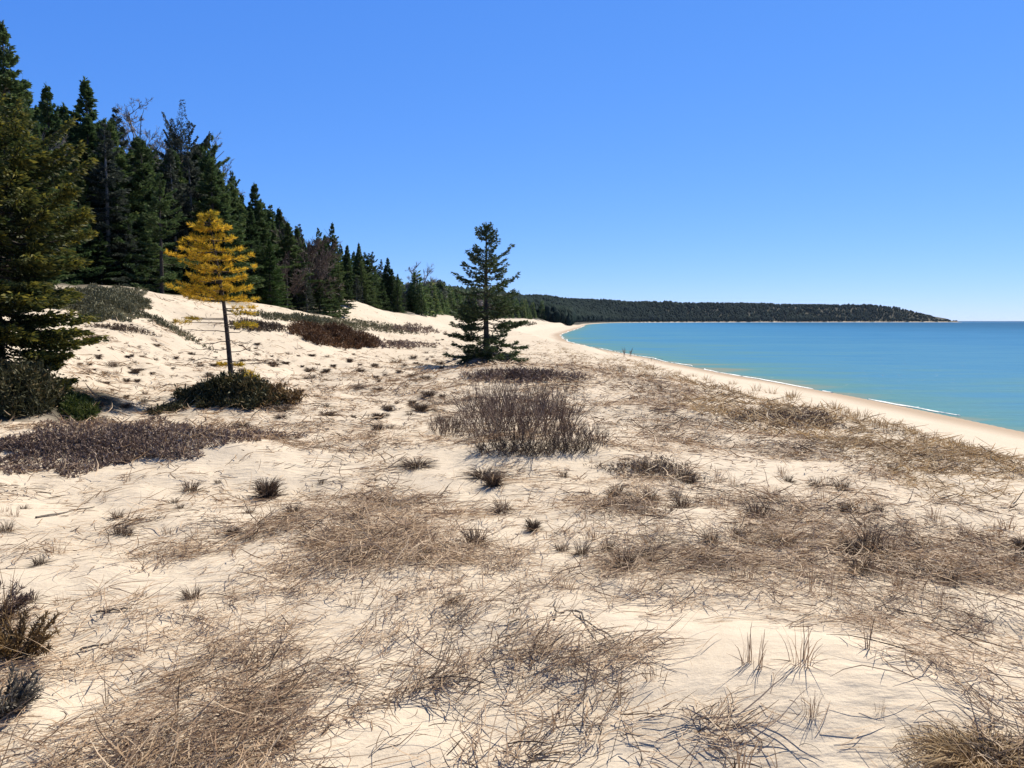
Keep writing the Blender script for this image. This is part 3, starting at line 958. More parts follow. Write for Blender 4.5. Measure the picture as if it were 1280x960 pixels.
# ---- yellowed young pine
def yellow_pine():
    px0, yd = 290, 15.4
    x, y, z = at_depth(px0, yd)
    zt = z_at(262, yd); h = zt - z
    m_px = yd / FPX
    root = thing('pine_tree', (x, y, z - .03), 'young pine with golden yellow needles in flat tiers over a bare trunk', 'tree')
    g = np.random.default_rng(64)
    n = 14; zs = np.linspace(0, h, n)
    off = (np.interp(zs / h, [0, .15, .45, 1], [0, -3, -8, -22])) * m_px
    path = np.column_stack([off, .05 * np.sin(zs * 1.3), zs])
    tr = MB(); tubes(tr, path[None], np.interp(zs / h, [0, .1, .5, 1], [.062, .05, .035, .008])[None], 9)
    cr = MB()

    def tuft_line(bp, t, tones, nt, up=.5, ln=.085, wid=.010, spread=.13):
        """needle tufts along a bough"""
        tt = g.uniform(.22, 1.03, nt)
        q = np.column_stack([np.interp(tt, t, bp[:, k]) for k in range(3)])
        d0 = norm(bp[-1] - bp[0]); lat = norm(np.cross(d0, [0, 0, 1.]))
        s = g.uniform(-1, 1, nt)
        W = spread * (1.25 - tt) + .03
        q = q + lat * (s * W)[:, None] + d0 * (np.abs(s) * W * .4)[:, None]
        q[:, 2] += g.normal(scale=.012, size=nt)
        k = 9
        qq = np.repeat(q, k, 0)
        dd = np.repeat(d0 * .55 + lat * (s * .6)[:, None], k, 0) + g.normal(scale=.42, size=(nt * k, 3)); dd[:, 2] += up * .55
        tn = np.clip(np.repeat(tones + g.normal(scale=.14, size=nt), k) + g.normal(scale=.08, size=nt * k), 0, 1)
        kites(cr, qq, dd, ln * g.uniform(.7, 1.25, nt * k), wid, tn, fat=.5)
    Pl = []; Rl = []
    tiers = [  # py of the tier, [left reach px, right reach px], number of boughs, tone
        (266, 6, 6, 4, .35), (274, 12, 11, 5, .45), (284, 26, 20, 6, .62), (296, 32, 27, 6, .55), (308, 46, 36, 7, .52),
        (321, 56, 43, 7, .62), (334, 44, 40, 7, .58), (346, 38, 30, 6, .6), (359, 72, 44, 8, .60), (371, 58, 45, 8, .58)]
    for py, lf, rt, nb, tone in tiers:
        zz = z_at(py, yd) - z
        o = np.array([np.interp(zz, zs, path[:, 0]), np.interp(zz, zs, path[:, 1]), zz - .04])
        a0 = g.uniform(0, 1)
        for j in range(nb):
            a = (j + a0) * 6.283 / nb + g.normal(scale=.18)
            if j < 2: a = (0, math.pi)[j] + g.normal(scale=.12)
            ca = math.cos(a)
            L = (rt if ca > 0 else lf) * m_px * (.5 + .5 * abs(ca)) * (g.uniform(.9, 1.08) if j < 2 else g.uniform(.5, 1.05))
            t = np.linspace(0, 1, 5)
            bp = o + np.array([ca, math.sin(a), 0]) * (L * t)[:, None]
            bp[:, 2] += L * (g.normal(.02, .06) * t + .12 * t ** 2 - .12 * t * (1 - t)) + g.normal(scale=.022)
            Pl.append(bp); Rl.append(np.linspace(.014, .004, 5))
            tuft_line(bp, t, tone, int(10 + 32 * L))
    # odd low tufts
    for py, dx0, dx1, tone in [(384, 2, 38, .6), (391, 6, 44, .45), (404, 0, 34, .35), (407, -4, 40, .4), (402, -36, -62, .45), (455, -2, -13, .5), (455, 0, 16, .45), (398, -20, -44, .4)]:
        zz = z_at(py, yd) - z
        o = np.array([np.interp(zz, zs, path[:, 0]), 0, zz]); t = np.linspace(0, 1, 5)
        e = np.array([np.interp(zz, zs, path[:, 0]) + dx1 * m_px, g.uniform(-.2, .2), zz + .02])
        bp = o + (e - o) * t[:, None]
        Pl.append(bp); Rl.append(np.linspace(.010, .003, 5))
        i0 = abs(dx0) / max(abs(dx1), 1)
        bp2 = o + (e - o) * (i0 + (1 - i0) * t)[:, None] if i0 > .2 else bp
        tuft_line(bp2, t, tone, 26, spread=.07)
    tubes(tr, np.array(Pl), np.array(Rl), 4)
    tr.build('trunk', M['bark'], root, True)
    cr.build('crown', M['pine'], root)
    for i, (py, rx, ry) in enumerate([(396, -62, .3), (413, -52, -.1), (414, 30, .2), (425, -45, .3), (424, 30, -.2), (434, -48, .1), (438, 34, .1), (447, -58, .25), (449, 60, -.2), (452, 42, .4), (463, 22, .1)]):
        mb = MB(); zz = z_at(py, yd) - z; t = np.linspace(0, 1, 6)
        o = np.array([np.interp(zz, zs, path[:, 0]), 0, zz]); e = o + np.array([rx * m_px, ry, g.uniform(-.06, .05)])
        p = o + (e - o) * t[:, None]; p[1:-1] += g.normal(scale=.018, size=(4, 3))
        tubes(mb, p[None], np.linspace(.009, .004, 6)[None], 4, .2)
        nt = 7; tt = g.uniform(.35, .95, nt); q = np.column_stack([np.interp(tt, t, p[:, k]) for k in range(3)])
        dv = norm(e - o) + g.normal(scale=.5, size=(nt, 3))
        q2 = q + norm(dv) * g.uniform(.08, .25, nt)[:, None]
        tubes(mb, np.stack([q, (q + q2) / 2, q2], 1), np.full((nt, 3), .0035), 3, .3)
        mb.build('dead_branch', M['brush'], root)


yellow_pine()


# ------------------------------------------------------------------ shrubs
def patch_points(cx, cy, rx, ry, rot, n, seed, ragged=.25):
    g = np.random.default_rng(seed)
    a = g.uniform(0, 6.283, n); r = g.uniform(0, 1, n) ** .62
    edge = 1 + ragged * (.6 * np.sin(a * 3 + seed) + .5 * np.sin(a * 7 + 2 * seed) + .4 * np.sin(a * 13 + seed * 3)) * .5
    u = r * np.cos(a) * edge * rx; v = r * np.sin(a) * edge * ry
    px = cx + u * math.cos(rot) - v * math.sin(rot); py = cy + u * math.sin(rot) + v * math.cos(rot)
    x, y, z = unproject(px, py)
    return x, y, z, r, g


def sprig_bed(name, label, ell, n, hmax, mat, seed, leaf=(.07, .022), per=5, lean=.35, ragged=.25, dome=.65, stemtone=.1, cat='shrub'):
    """a low bed of upright leafy sprigs hugging the dune"""
    cx, cy, rx, ry, rot = ell
    x, y, z, r, g = patch_points(cx, cy, rx, ry, R(rot), n, seed, ragged)
    hh = hmax * (1 - dome * r ** 2.5) * (.8 + .45 * vnoise(x * 2.2, y * 1.5, seed + 50)) * g.uniform(.55, 1.15, n)
    d = np.column_stack([g.normal(scale=lean, size=n), g.normal(scale=lean, size=n), np.ones(n)])
    base = np.column_stack([x, y, z - .02])
    c0 = np.array([np.median(x), np.median(y), 0]); c0[2] = float(hz(c0[:1], c0[1:2])[0])
    mb = MB()
    tip = base + norm(d) * hh[:, None]
    w = max(.004, .00075 * float(np.median(y)))
    P = np.stack([base, base * .5 + tip * .5 + g.normal(scale=.01, size=(n, 3)), tip], 1) - c0
    ribbons(mb, P, np.full((n, 3), w), g.uniform(0, .5, n) + stemtone, side=g.normal(size=(n, 1, 3)))
    f = g.uniform(.3, 1.05, (n, per))
    lp = (base[:, None] + (tip - base)[:, None] * f[..., None]).reshape(-1, 3) - c0
    ld = np.repeat(norm(d), per, 0) * .6 + g.normal(scale=.7, size=(n * per, 3))
    tone = np.clip(np.repeat(.45 + .2 * g.normal(size=n) + .25 * vnoise(x * 1.4, y * 1.1, seed), per) + g.normal(scale=.12, size=n * per), 0, 1)
    kites(mb, lp, ld, leaf[0] * g.uniform(.6, 1.3, n * per), leaf[1], tone)
    o = mb.build(name, M[mat], loc=tuple(c0))
    return tag(o, label, cat)


sprig_bed('low_shrub', 'wide low purple brown shrub bed spread on the sand before the big near spruce', (130, 557, 150, 31, -5), 4200, .17, 'heath', 1, (.05, .016), 5, ragged=.5)
sprig_bed('low_shrub', 'straggling purple brown strip of low shrub right of the wide bed', (300, 546, 70, 6, 1), 420, .10, 'heath', 2, (.06, .022), 4, ragged=.6)
sprig_bed('low_shrub', 'rust brown shrub bed at the foot of the wood', (418, 423, 56, 11, 9), 3200, .62, 'rust', 3, (.12, .036), 6, dome=.5)
sprig_bed('low_shrub', 'grey green mat of low shrub on the mound under the spruces', (128, 379, 62, 21, 4), 4200, .30, 'lichen', 4, (.10, .032), 5, ragged=.4)
sprig_bed('low_shrub', 'grey green strip of low shrub running behind the rust brown bed', (420, 404, 110, 6, 6), 2600, .28, 'lichen', 5, (.11, .035), 5, ragged=.5)
sprig_bed('juniper', 'dark sprawling juniper around the foot of the yellow pine', (288, 498, 62, 14, 2), 2200, .38, 'juniper', 6, (.09, .03), 7, ragged=.4)
sprig_bed('juniper', 'brownish juniper mound just right of the yellow pine trunk', (338, 497, 36, 13, 6), 900, .30, 'brownjuniper', 8, (.08, .025), 6, ragged=.5)
sprig_bed('juniper', 'bright yellow green juniper at the right foot of the big near spruce', (97, 512, 24, 15, 25), 900, .30, 'green', 9, (.09, .028), 6)
sprig_bed('juniper', 'dark sprigs added as deep shade under the lowest boughs of the big near spruce', (22, 502, 56, 20, 0), 2200, .62, 'juniper', 10, (.09, .03), 6)  # added bed of dark sprigs, stands in for the shade below the boughs
sprig_bed('low_shrub', 'grey brown twiggy shrub bed on the grassy rise near the beach', (985, 522, 76, 13, 4), 1300, .16, 'heath', 11, (.06, .014), 3, ragged=.7, lean=.6)
sprig_bed('low_shrub', 'matted purple brown shrub on the sand right of the red twigged thicket', (812, 588, 60, 14, 4), 620, .09, 'tuft', 12, (.06, .010), 3, ragged=.8, lean=.9)
sprig_bed('low_shrub', 'matted brown shrub just nearer than the purple brown mat', (785, 634, 52, 13, 2), 480, .08, 'tuft', 13, (.05, .009), 3, ragged=.8, lean=.9)
sprig_bed('low_shrub', 'dark twiggy heath crowning the hump between the lone spruce and the red twigged thicket', (650, 473, 80, 7, 1), 950, .24, 'heath', 14, (.10, .022), 4, ragged=.4)
sprig_bed('low_shrub', 'brown grey low shrub left of the lone spruce on the flat sand', (500, 431, 44, 5, 2), 420, .18, 'heath', 15, (.15, .05), 5, ragged=.5)
sprig_bed('low_shrub', 'small olive shrub behind the lone spruce at the head of the beach', (655, 405, 16, 3, 0), 260, .9, 'juniper', 16, (.4, .14), 6)
sprig_bed('low_shrub', 'small dry bush at the left end of the juniper around the pine', (215, 512, 26, 4, -12), 260, .2, 'juniper', 17, (.07, .025), 5, ragged=.6)
sprig_bed('low_shrub', 'yellow leaved seedling at the right of the pine trunk', (312, 478, 13, 8, 0), 130, .30, 'pine', 18, (.07, .02), 5, ragged=.5)

sprig_bed('low_shrub', 'thin brown strip of low growth running down the sand slope from the grey green mound', (208, 408, 52, 4, 27), 420, .22, 'lichen', 19, (.09, .028), 4, ragged=.8)
sprig_bed('low_shrub', 'brown low growth under the trees just right behind the yellow pine', (325, 409, 42, 6, 4), 700, .30, 'tuft', 20, (.10, .028), 4, ragged=.6)
sprig_bed('low_shrub', 'dark low strip crossing the sand slope under the grey green mound', (150, 412, 50, 3, 8), 260, .16, 'tuft', 24, (.07, .02), 4, ragged=.9)
sprig_bed('low_shrub', 'grey brown patch of low shrub below the bright sand bank in the distance', (515, 412, 34, 5, 3), 420, .35, 'heath', 25, (.2, .06), 4, ragged=.7)


def twig_thicket(name, label, px_list, n, hgt, mat, seed, w=.007, lean=.28, kids=3):
    """many stemmed leafless shrub"""
    g = np.random.default_rng(seed)
    cx, cy, rx, ry = px_list
    a = g.uniform(0, 6.283, n); r = np.sqrt(g.uniform(0, 1, n))
    x, y, z = unproject(cx + rx * r * np.cos(a), cy + ry * r * np.sin(a))
    xm, ym = np.median(x), np.median(y)
    c0 = np.array([xm, ym, float(hz(np.array([xm]), np.array([ym]))[0])])
    out = np.column_stack([x - xm, y - ym]) / max(np.std(x), .1)
    L = hgt * g.uniform(.5, 1.08, n) * (1 - .35 * r ** 3)
    d = norm(np.column_stack([out[:, 0] * .13 + g.normal(scale=lean, size=n), out[:, 1] * .06 + g.normal(scale=lean, size=n), np.ones(n)]))
    t = np.linspace(0, 1, 5)
    bend = g.normal(scale=.12, size=(n, 3)); bend[:, 2] = .03
    base = np.column_stack([x, y, z - .02])
    P = base[:, None] + d[:, None] * (L[:, None] * t)[..., None] + bend[:, None] * ((t ** 2)[None] * L[:, None])[..., None]
    mb = MB()
    tone = np.clip(g.normal(.35, .2, n), 0, 1)
    tubes(mb, P - c0, np.outer(np.ones(n), np.linspace(w, w * .5, 5)) * .5, 3, tone)
    m = n * kids
    i = np.repeat(np.arange(n), kids); s = g.uniform(.3, .9, m)
    k0 = np.minimum((s * 4).astype(int), 3); f = s * 4 - k0
    q = P[i, k0] * (1 - f)[:, None] + P[i, k0 + 1] * f[:, None]
    dd = norm(d[i] + g.normal(scale=.42, size=(m, 3)) + np.array([0, 0, .25])); ll = L[i] * (1 - s) * g.uniform(.5, 1, m) + .06
    tt = np.linspace(0, 1, 3)
    Q = q[:, None] + dd[:, None] * (ll[:, None] * tt)[..., None]; Q[:, 1] += g.normal(scale=.012, size=(m, 3))
    tubes(mb, Q - c0, np.outer(np.ones(m), np.array([.7, .55, .4])) * w * .5, 3, np.clip(tone[i] + .12 + g.normal(scale=.1, size=m), 0, 1))
    o = mb.build(name, M[mat], loc=tuple(c0))
    return tag(o, label, 'shrub')


twig_thicket('bare_thicket', 'large leafless thicket of upright red brown twigs in the middle of the sand', (648, 545, 68, 15), 300, .92, 'redtwig', 31, .0080, .40, 5)
twig_thicket('bare_thicket', 'low leafless twigs on the left flank of the large red brown thicket', (560, 541, 24, 8), 110, .32, 'redtwig', 32, .007)
twig_thicket('bare_thicket', 'sparse slanting twigs on the right flank of the large red brown thicket', (722, 556, 34, 8), 120, .36, 'redtwig', 33, .0065, .35)
twig_thicket('bare_thicket', 'grey broken twigs along the front foot of the large red brown thicket', (665, 566, 75, 6), 260, .24, 'tuft', 34, .007, .7)
twig_thicket('bare_sapling', 'thin leafless sapling standing against the lake at the beach edge', (786, 446, 9, 2), 12, 1.15, 'redtwig', 35, .022, .12, 5)
twig_thicket('bare_sapling', 'short leafless sapling right beside the thin one against the lake', (820, 452, 12, 2), 10, .6, 'redtwig', 36, .018, .15, 4)


def spray_juniper(name, label, px, py, wpx, hgt, mat, seed, n=48):
    """low juniper whose sprays reach up and out"""
    g = np.random.default_rng(seed)
    x, y, z = [float(v[0]) for v in unproject([px], [py])]
    rad = wpx / FPX * y * .5
    mb = MB(); Pl = []
    t = np.linspace(0, 1, 5)
    for i in range(n):
        a = g.uniform(0, 6.283); L = rad * g.uniform(.5, 1.1); up = hgt * g.uniform(.35, 1.05)
        b = np.array([math.cos(a) * rad * .25 * g.random(), math.sin(a) * rad * .25 * g.random(), 0])
        p = b + np.array([math.cos(a), math.sin(a), 0]) * (L * t)[:, None]; p[:, 2] += up * t ** .8
        Pl.append(p)
        m = 64; tt = g.uniform(.2, 1, m)
        q = np.column_stack([np.interp(tt, t, p[:, k]) for k in range(3)])
        dv = norm(p[-1] - p[0]) + g.normal(scale=.6, size=(m, 3))
        kites(mb, q, dv, .036 * g.uniform(.6, 1.4, m), .0065, np.clip(g.normal(.45, .22) + g.normal(scale=.15, size=m), 0, 1))
    tubes(mb, np.array(Pl), np.outer(np.ones(n), np.linspace(.005, .002, 5)), 3, .15)
    return tag(mb.build(name, M[mat], loc=(x, y, z - .02)), label, 'shrub')


spray_juniper('juniper', 'brown green juniper sprays at the left picture edge near the tall dry grass', 24, 822, 84, .21, 'brownjuniper', 41)
spray_juniper('juniper', 'dark purplish juniper just behind the brown green sprays at the left edge', -10, 778, 84, .19, 'heath', 44)
spray_juniper('juniper', 'grey blue juniper clump nearest to the viewer at the left edge', 0, 893, 78, .18, 'bluejuniper', 42)


# ------------------------------------------------------------------ tufts
def tuft_mesh(name, mat, seed, n, hgt, rad, w, curl=.5, dead=.2):
    g = np.random.default_rng(seed); mb = MB(); t = np.linspace(0, 1, 5)
    a = g.uniform(0, 6.283, n); r = rad * .45 * np.sqrt(g.uniform(0, 1, n))
    base = np.column_stack([np.cos(a) * r, np.sin(a) * r, np.full(n, -.01)])
    out = np.column_stack([np.cos(a + g.normal(scale=.5, size=n)), np.sin(a + g.normal(scale=.5, size=n)), np.zeros(n)])
    L = hgt * g.uniform(.45, 1.1, n); sp = rad * g.uniform(.15, .9, n) * curl
    low = g.random(n) < dead
    L = np.where(low, L * .3, L); sp = np.where(low, rad * g.uniform(.7, 1.25, n), sp)
    P = base[:, None] + out[:, None] * (sp[:, None] * t ** 1.6)[..., None]
    P[:, :, 2] += L[:, None] * (t - .35 * (curl * t ** 3))
    P[:, 1:] += g.normal(scale=.006, size=(n, 4, 3))
    ribbons(mb, P, np.outer(np.ones(n), [1, 1, .85, .6, .3]) * w, np.clip(g.normal(.42, .24, n), 0, 1), side=g.normal(size=(n, 1, 3)))
    return mb.mesh(name, M[mat])


TM = {
    'grass': [tuft_mesh('dune_grass_tuft', 'tuft', 50 + i, 150, 1.0, .8, .026, .8, .35) for i in range(3)],
    'round': [tuft_mesh('dwarf_shrub', 'tuft', 60 + i, 380, 1.0, .62, .028, 1.0, .2) for i in range(3)],
    'mat': [tuft_mesh('dry_mat', 'tuft', 70 + i, 300, 1.0, 1.3, .045, 1.1, .35) for i in range(2)],
    'sparse': [tuft_mesh('grass_clump', 'grass', 80 + i, 26, 1.0, .55, .018, .55, .3) for i in range(4)],
    'stalk': [tuft_mesh('dead_stalk', 'grass', 90 + i, 7, 1.0, .18, .022, .5, .1) for i in range(3)],
}
CATN = {'grass': ('dune_grass_tuft', 'grass tuft'), 'round': ('dwarf_shrub', 'shrub'), 'mat': ('dry_mat', 'grass tuft'), 'sparse': ('grass_clump', 'grass clump'), 'stalk': ('dead_stalk', 'stalk')}
tr_ = random.Random(3)


def put_tuft(kind, px, py, wpx, hpx, label, group=None, mat=None):
    x, y, z = [float(v[0]) for v in unproject([px], [py])]
    s = y / FPX
    me = tr_.choice(TM[kind])
    if mat:
        me = me.copy(); me.materials.clear(); me.materials.append(M[mat])
    nm, cat = CATN[kind]
    o = bpy.data.objects.new(nm, me); COL.objects.link(o)
    o.location = (x, y, z - .01)
    w = {'grass': 1.5, 'round': 1.15, 'mat': 2.3, 'sparse': 1.0, 'stalk': .36}[kind]
    o.scale = (wpx * s / w, wpx * s / w, hpx * s * 1.05); o.rotation_euler = (0, 0, tr_.uniform(0, 6.28))
    return tag(o, label, cat, group)


for t in [
    ('round', 335, 622, 36, 36, 'dark round dwarf shrub alone on the sand left of centre'),
    ('mat', 521, 583, 44, 15, 'flat dark brown mat on the sand left below the red twigged thicket'),
    ('mat', 604, 596, 48, 16, 'brown hummock mat just behind the dark round tuft below the thicket'),
    ('round', 616, 607, 28, 24, 'dark round tuft in front of the brown hummock mat below the thicket'),
    ('grass', 628, 640, 36, 26, 'dark spiky tuft second down from the thicket'),
    ('grass', 595, 680, 52, 34, 'widest spiky grass tuft, grey with pale blades, below the thicket'),
    ('round', 666, 663, 22, 22, 'small dark spiky ball right of the widest spiky tuft'),
    ('grass', 702, 688, 28, 18, 'left clump of the purple brown three clump cluster'),
    ('grass', 728, 693, 32, 26, 'middle and nearest clump of the purple brown three clump cluster'),
    ('grass', 758, 688, 32, 22, 'right clump of the purple brown three clump cluster'),
    ('grass', 442, 698, 24, 26, 'small black centred tuft in the matted grass left of the widest spiky tuft'),
    ('round', 292, 669, 20, 16, 'small dark tuft left of centre, nearer than the round dwarf shrub'),
    ('grass', 50, 706, 26, 20, 'purplish tuft on open sand near the left edge'),
    ('grass', 8, 664, 24, 20, 'dark tuft cut by the left picture edge on bright sand'),
    ('grass', 238, 614, 36, 20, 'brown loose tuft on sand below the wide purple shrub bed'),
    ('round', 1066, 690, 32, 26, 'dark tuft within the tangled grass right of centre'),
    ('grass', 945, 648, 44, 32, 'grey spiky tuft with radiating blades on the right hand sand'),
    ('grass', 985, 602, 18, 14, 'small bluish dark tuft farther back on the right hand sand'),
    ('round', 1279, 690, 28, 28, 'purple dwarf shrub cut by the right picture edge'),
    ('grass', 1052, 612, 30, 20, 'brown tuft on the right hand sand below the beach grass rise'),
    ('grass', 855, 600, 30, 22, 'brown tuft at the right end of the purple brown mat'),
    ('round', 535, 497, 22, 14, 'round grey brown tuft left of the thicket top'),
    ('round', 526, 514, 24, 14, 'dark greenish tuft just nearer than the round grey brown one left of the thicket'),
    ('mat', 548, 514, 16, 6, 'tiny flat tuft touching the left side of the thicket'),
    ('mat', 352, 512, 26, 10, 'flat dark tuft at the right end of the pine juniper'),
    ('mat', 302, 533, 22, 8, 'flat dark tuft on sand in front of the pine juniper'),
    ('round', 437, 453, 9, 8, 'dark knob like tuft on clean sand below the rust brown bed'),
    ('round', 468, 459, 11, 7, 'flat dark knob right of the round knob on clean sand'),
    ('round', 340, 456, 12, 7, 'dark low knob on clean sand right of the pine trunk'),
    ('round', 261, 470, 10, 8, 'dark knob on clean sand left of the pine trunk'),
    ('round', 170, 466, 13, 9, 'dark knob on the sand slope between the big near spruce and the pine'),
    ('round', 118, 424, 14, 8, 'dark clump on the sand slope right under the grey green mound'),
    ('grass', 140, 458, 24, 10, 'brown tuft low on the sand slope next to the big near spruce'),
]:
    put_tuft(*t)
for i in range(190):
    while True:
        px, py = tr_.uniform(95, 560), tr_.triangular(392, 560, 450)
        if 205 < px < 375 and 465 < py < 520: continue
        if 350 < px < 490 and py < 442: continue
        if px < 330 and py > 520: continue
        if px < 200 and py < 405: continue
        break
    s = tr_.uniform(.6, 1.4) * (py - 360) / 110
    put_tuft(tr_.choice(['round', 'mat', 'grass', 'sparse', 'grass']), px, py, 11 * s * tr_.uniform(.5, 1.2), 5.5 * s, 'small dry tuft dotted over the open sand between the pine and the thicket', 'small tufts on the open sand')
for i in range(95):
    px = tr_.uniform(700, 1270); py = tr_.uniform(590, 745)
    if px > 1130 and py < 640: continue
    s = tr_.uniform(.6, 1.3) * (py - 430) / 230
    put_tuft(tr_.choice(['grass', 'sparse', 'sparse']), px, py, 32 * s, 24 * s, 'loose dry grass tuft in the tangled grass of the right hand sand', 'loose tufts on the right hand sand')
for i in range(60):
    px = tr_.uniform(0, 640); py = tr_.uniform(600, 760)
    s = tr_.uniform(.6, 1.2) * (py - 430) / 230
    put_tuft(tr_.choice(['grass', 'sparse', 'sparse']), px, py, 26 * s, 17 * s, 'loose dry grass tuft in the matted grass of the left hand sand', 'loose tufts on the left hand sand')
for i in range(90):                                             # standing grass along the beach crest
    px = tr_.uniform(690, 1290); crest = np.interp(px, [690, 800, 900, 1000, 1100, 1200, 1280], [432, 456, 477, 497, 525, 556, 580])
    py = crest + abs(tr_.gauss(4, 9))
    s = tr_.uniform(.7, 1.3) * (py - 395) / 130
    put_tuft('sparse', px, py, 30 * s, 13 * s, 'standing golden dune grass clump along the crest above the beach', 'dune grass along the beach crest', 'gold')
for t in [
    ('sparse', 942, 832, 60, 62, 'upright grey brown grass clump on the bare sand dome, left of the crossed stalks'),
    ('sparse', 1003, 828, 70, 66, 'crossed tall stalks on the bare sand dome right of the upright clump'),
    ('sparse', 1012, 893, 44, 50, 'bent broken stems alone on the bare sand in front of the crossed stalks'),
    ('sparse', 925, 968, 84, 78, 'bent grass clump at the bottom picture edge on bare sand'),
    ('sparse', 1100, 890, 22, 30, 'few short wisps on the smooth bare sand right of the broken stems'),
    ('stalk', 1086, 812, 26, 52, 'brown upright stalk at the far rim of the bare sand dome'),
    ('stalk', 326, 832, 18, 56, 'rust brown upright stalk in the matted grass, left foreground'),
    ('stalk', 469, 783, 12, 30, 'short dark stalk on the small bare patch left of centre'),
    ('stalk', 222, 895, 20, 70, 'pale forked stalk in the grass of the near left foreground'),
    ('stalk', 133, 880, 14, 62, 'thin dark stalk left of the pale forked stalk'),
    ('stalk', 774, 880, 10, 74, 'single straight thin stalk rising from the tangled grass at centre right'),
    ('stalk', 1012, 740, 14, 60, 'tall thin stem in the grass beyond the bare sand dome'),
    ('sparse', 820, 850, 50, 36, 'dark bent blades at the right tip of the central grass tangle'),
    ('sparse', 700, 905, 90, 40, 'loose bent blades on the sand at bottom centre'),
    ('grass', 1090, 690, 50, 52, 'tallest tangle of grey twigs right of centre behind the foreground grass'),
    ('sparse', 1038, 745, 30, 48, 'upright thin blades in front of the grey twig tangle'),
    ('sparse', 1175, 760, 40, 40, 'bent blades in the right hand grass slope'),
]:
    put_tuft(*t)
put_tuft('sparse', 10, 775, 60, 80, 'tall pale dry grass at the left picture edge above the junipers', mat='gold')


def tussock(px, py, wpx, hgt, n, seed, label):
    g = np.random.default_rng(seed)
    x, y, z = [float(v[0]) for v in unproject([px], [py])]
    rad = wpx / FPX * y * .5; t = np.linspace(0, 1, 7)
    a = g.uniform(0, 6.283, n); out = np.column_stack([np.cos(a), np.sin(a), np.zeros(n)])
    base = out * (rad * .3 * np.sqrt(g.uniform(0, 1, n)))[:, None]
    P = base[:, None] + out[:, None] * (rad * g.uniform(.4, 1.1, n)[:, None] * t)[..., None]
    P[:, :, 2] += (hgt * g.uniform(.6, 1.15, n))[:, None] * (2.6 * t - 2.5 * t ** 2) ** 1.0
    P[:, :, :2] += (np.cumsum(g.normal(scale=.012, size=(n, 7, 2)), 1))
    P[:, :, 2] = np.maximum(P[:, :, 2], .0)
    mb = MB(); ribbons(mb, P, np.outer(np.ones(n), [1, 1, 1, .9, .8, .6, .3]) * .0035, np.clip(g.normal(.5, .22, n), 0, 1))
    tag(mb.build('grass_tussock', M['gold'], loc=(x, y, z - .02)), label, 'grass clump')


tussock(1235, 968, 190, .14, 900, 3, 'golden arching grass tussock in the bottom right corner')


def stick(pts, r, label):
    P = []
    for px, py, up in pts:
        x, y, z = [float(v[0]) for v in unproject([px], [py])]
        P.append((x, y, z + up))
    P = np.array(P); t = np.linspace(0, 1, len(P)); tt = np.linspace(0, 1, 9)
    Q = np.column_stack([np.interp(tt, t, P[:, k]) for k in range(3)]); g = np.random.default_rng(int(pts[0][0]))
    Q[1:-1] += g.normal(scale=.006, size=(7, 3))
    c = Q[0].copy(); mb = MB(); tubes(mb, (Q - c)[None], np.linspace(r, r * .6, 9)[None], 6)
    tag(mb.build('driftwood_stick', M['stick'], loc=tuple(c)), label, 'stick')


stick([(693, 776, .01), (694, 762, .05)], .006, 'short upright grey stick end at the left of the bare sand dome')
stick([(696, 769, .02), (721, 767, .02)], .006, 'short grey stick lying flat beside the upright stick end')
stick([(719, 767, .02), (768, 806, .015)], .006, 'long slanting grey stick lying on the bare sand dome')
stick([(725, 771, .01), (742, 800, .01)], .004, 'thin second stick beside the long slanting grey stick')
stick([(120, 768, .015), (165, 763, .015)], .007, 'grey dead stick lying on the sand near the left junipers')
stick([(45, 648, .01), (118, 636, .02)], .010, 'brown dead branch lying on bright sand at the far left')
stick([(100, 815, .01), (140, 806, .02)], .007, 'grey stick on bare sand right of the brown green juniper')


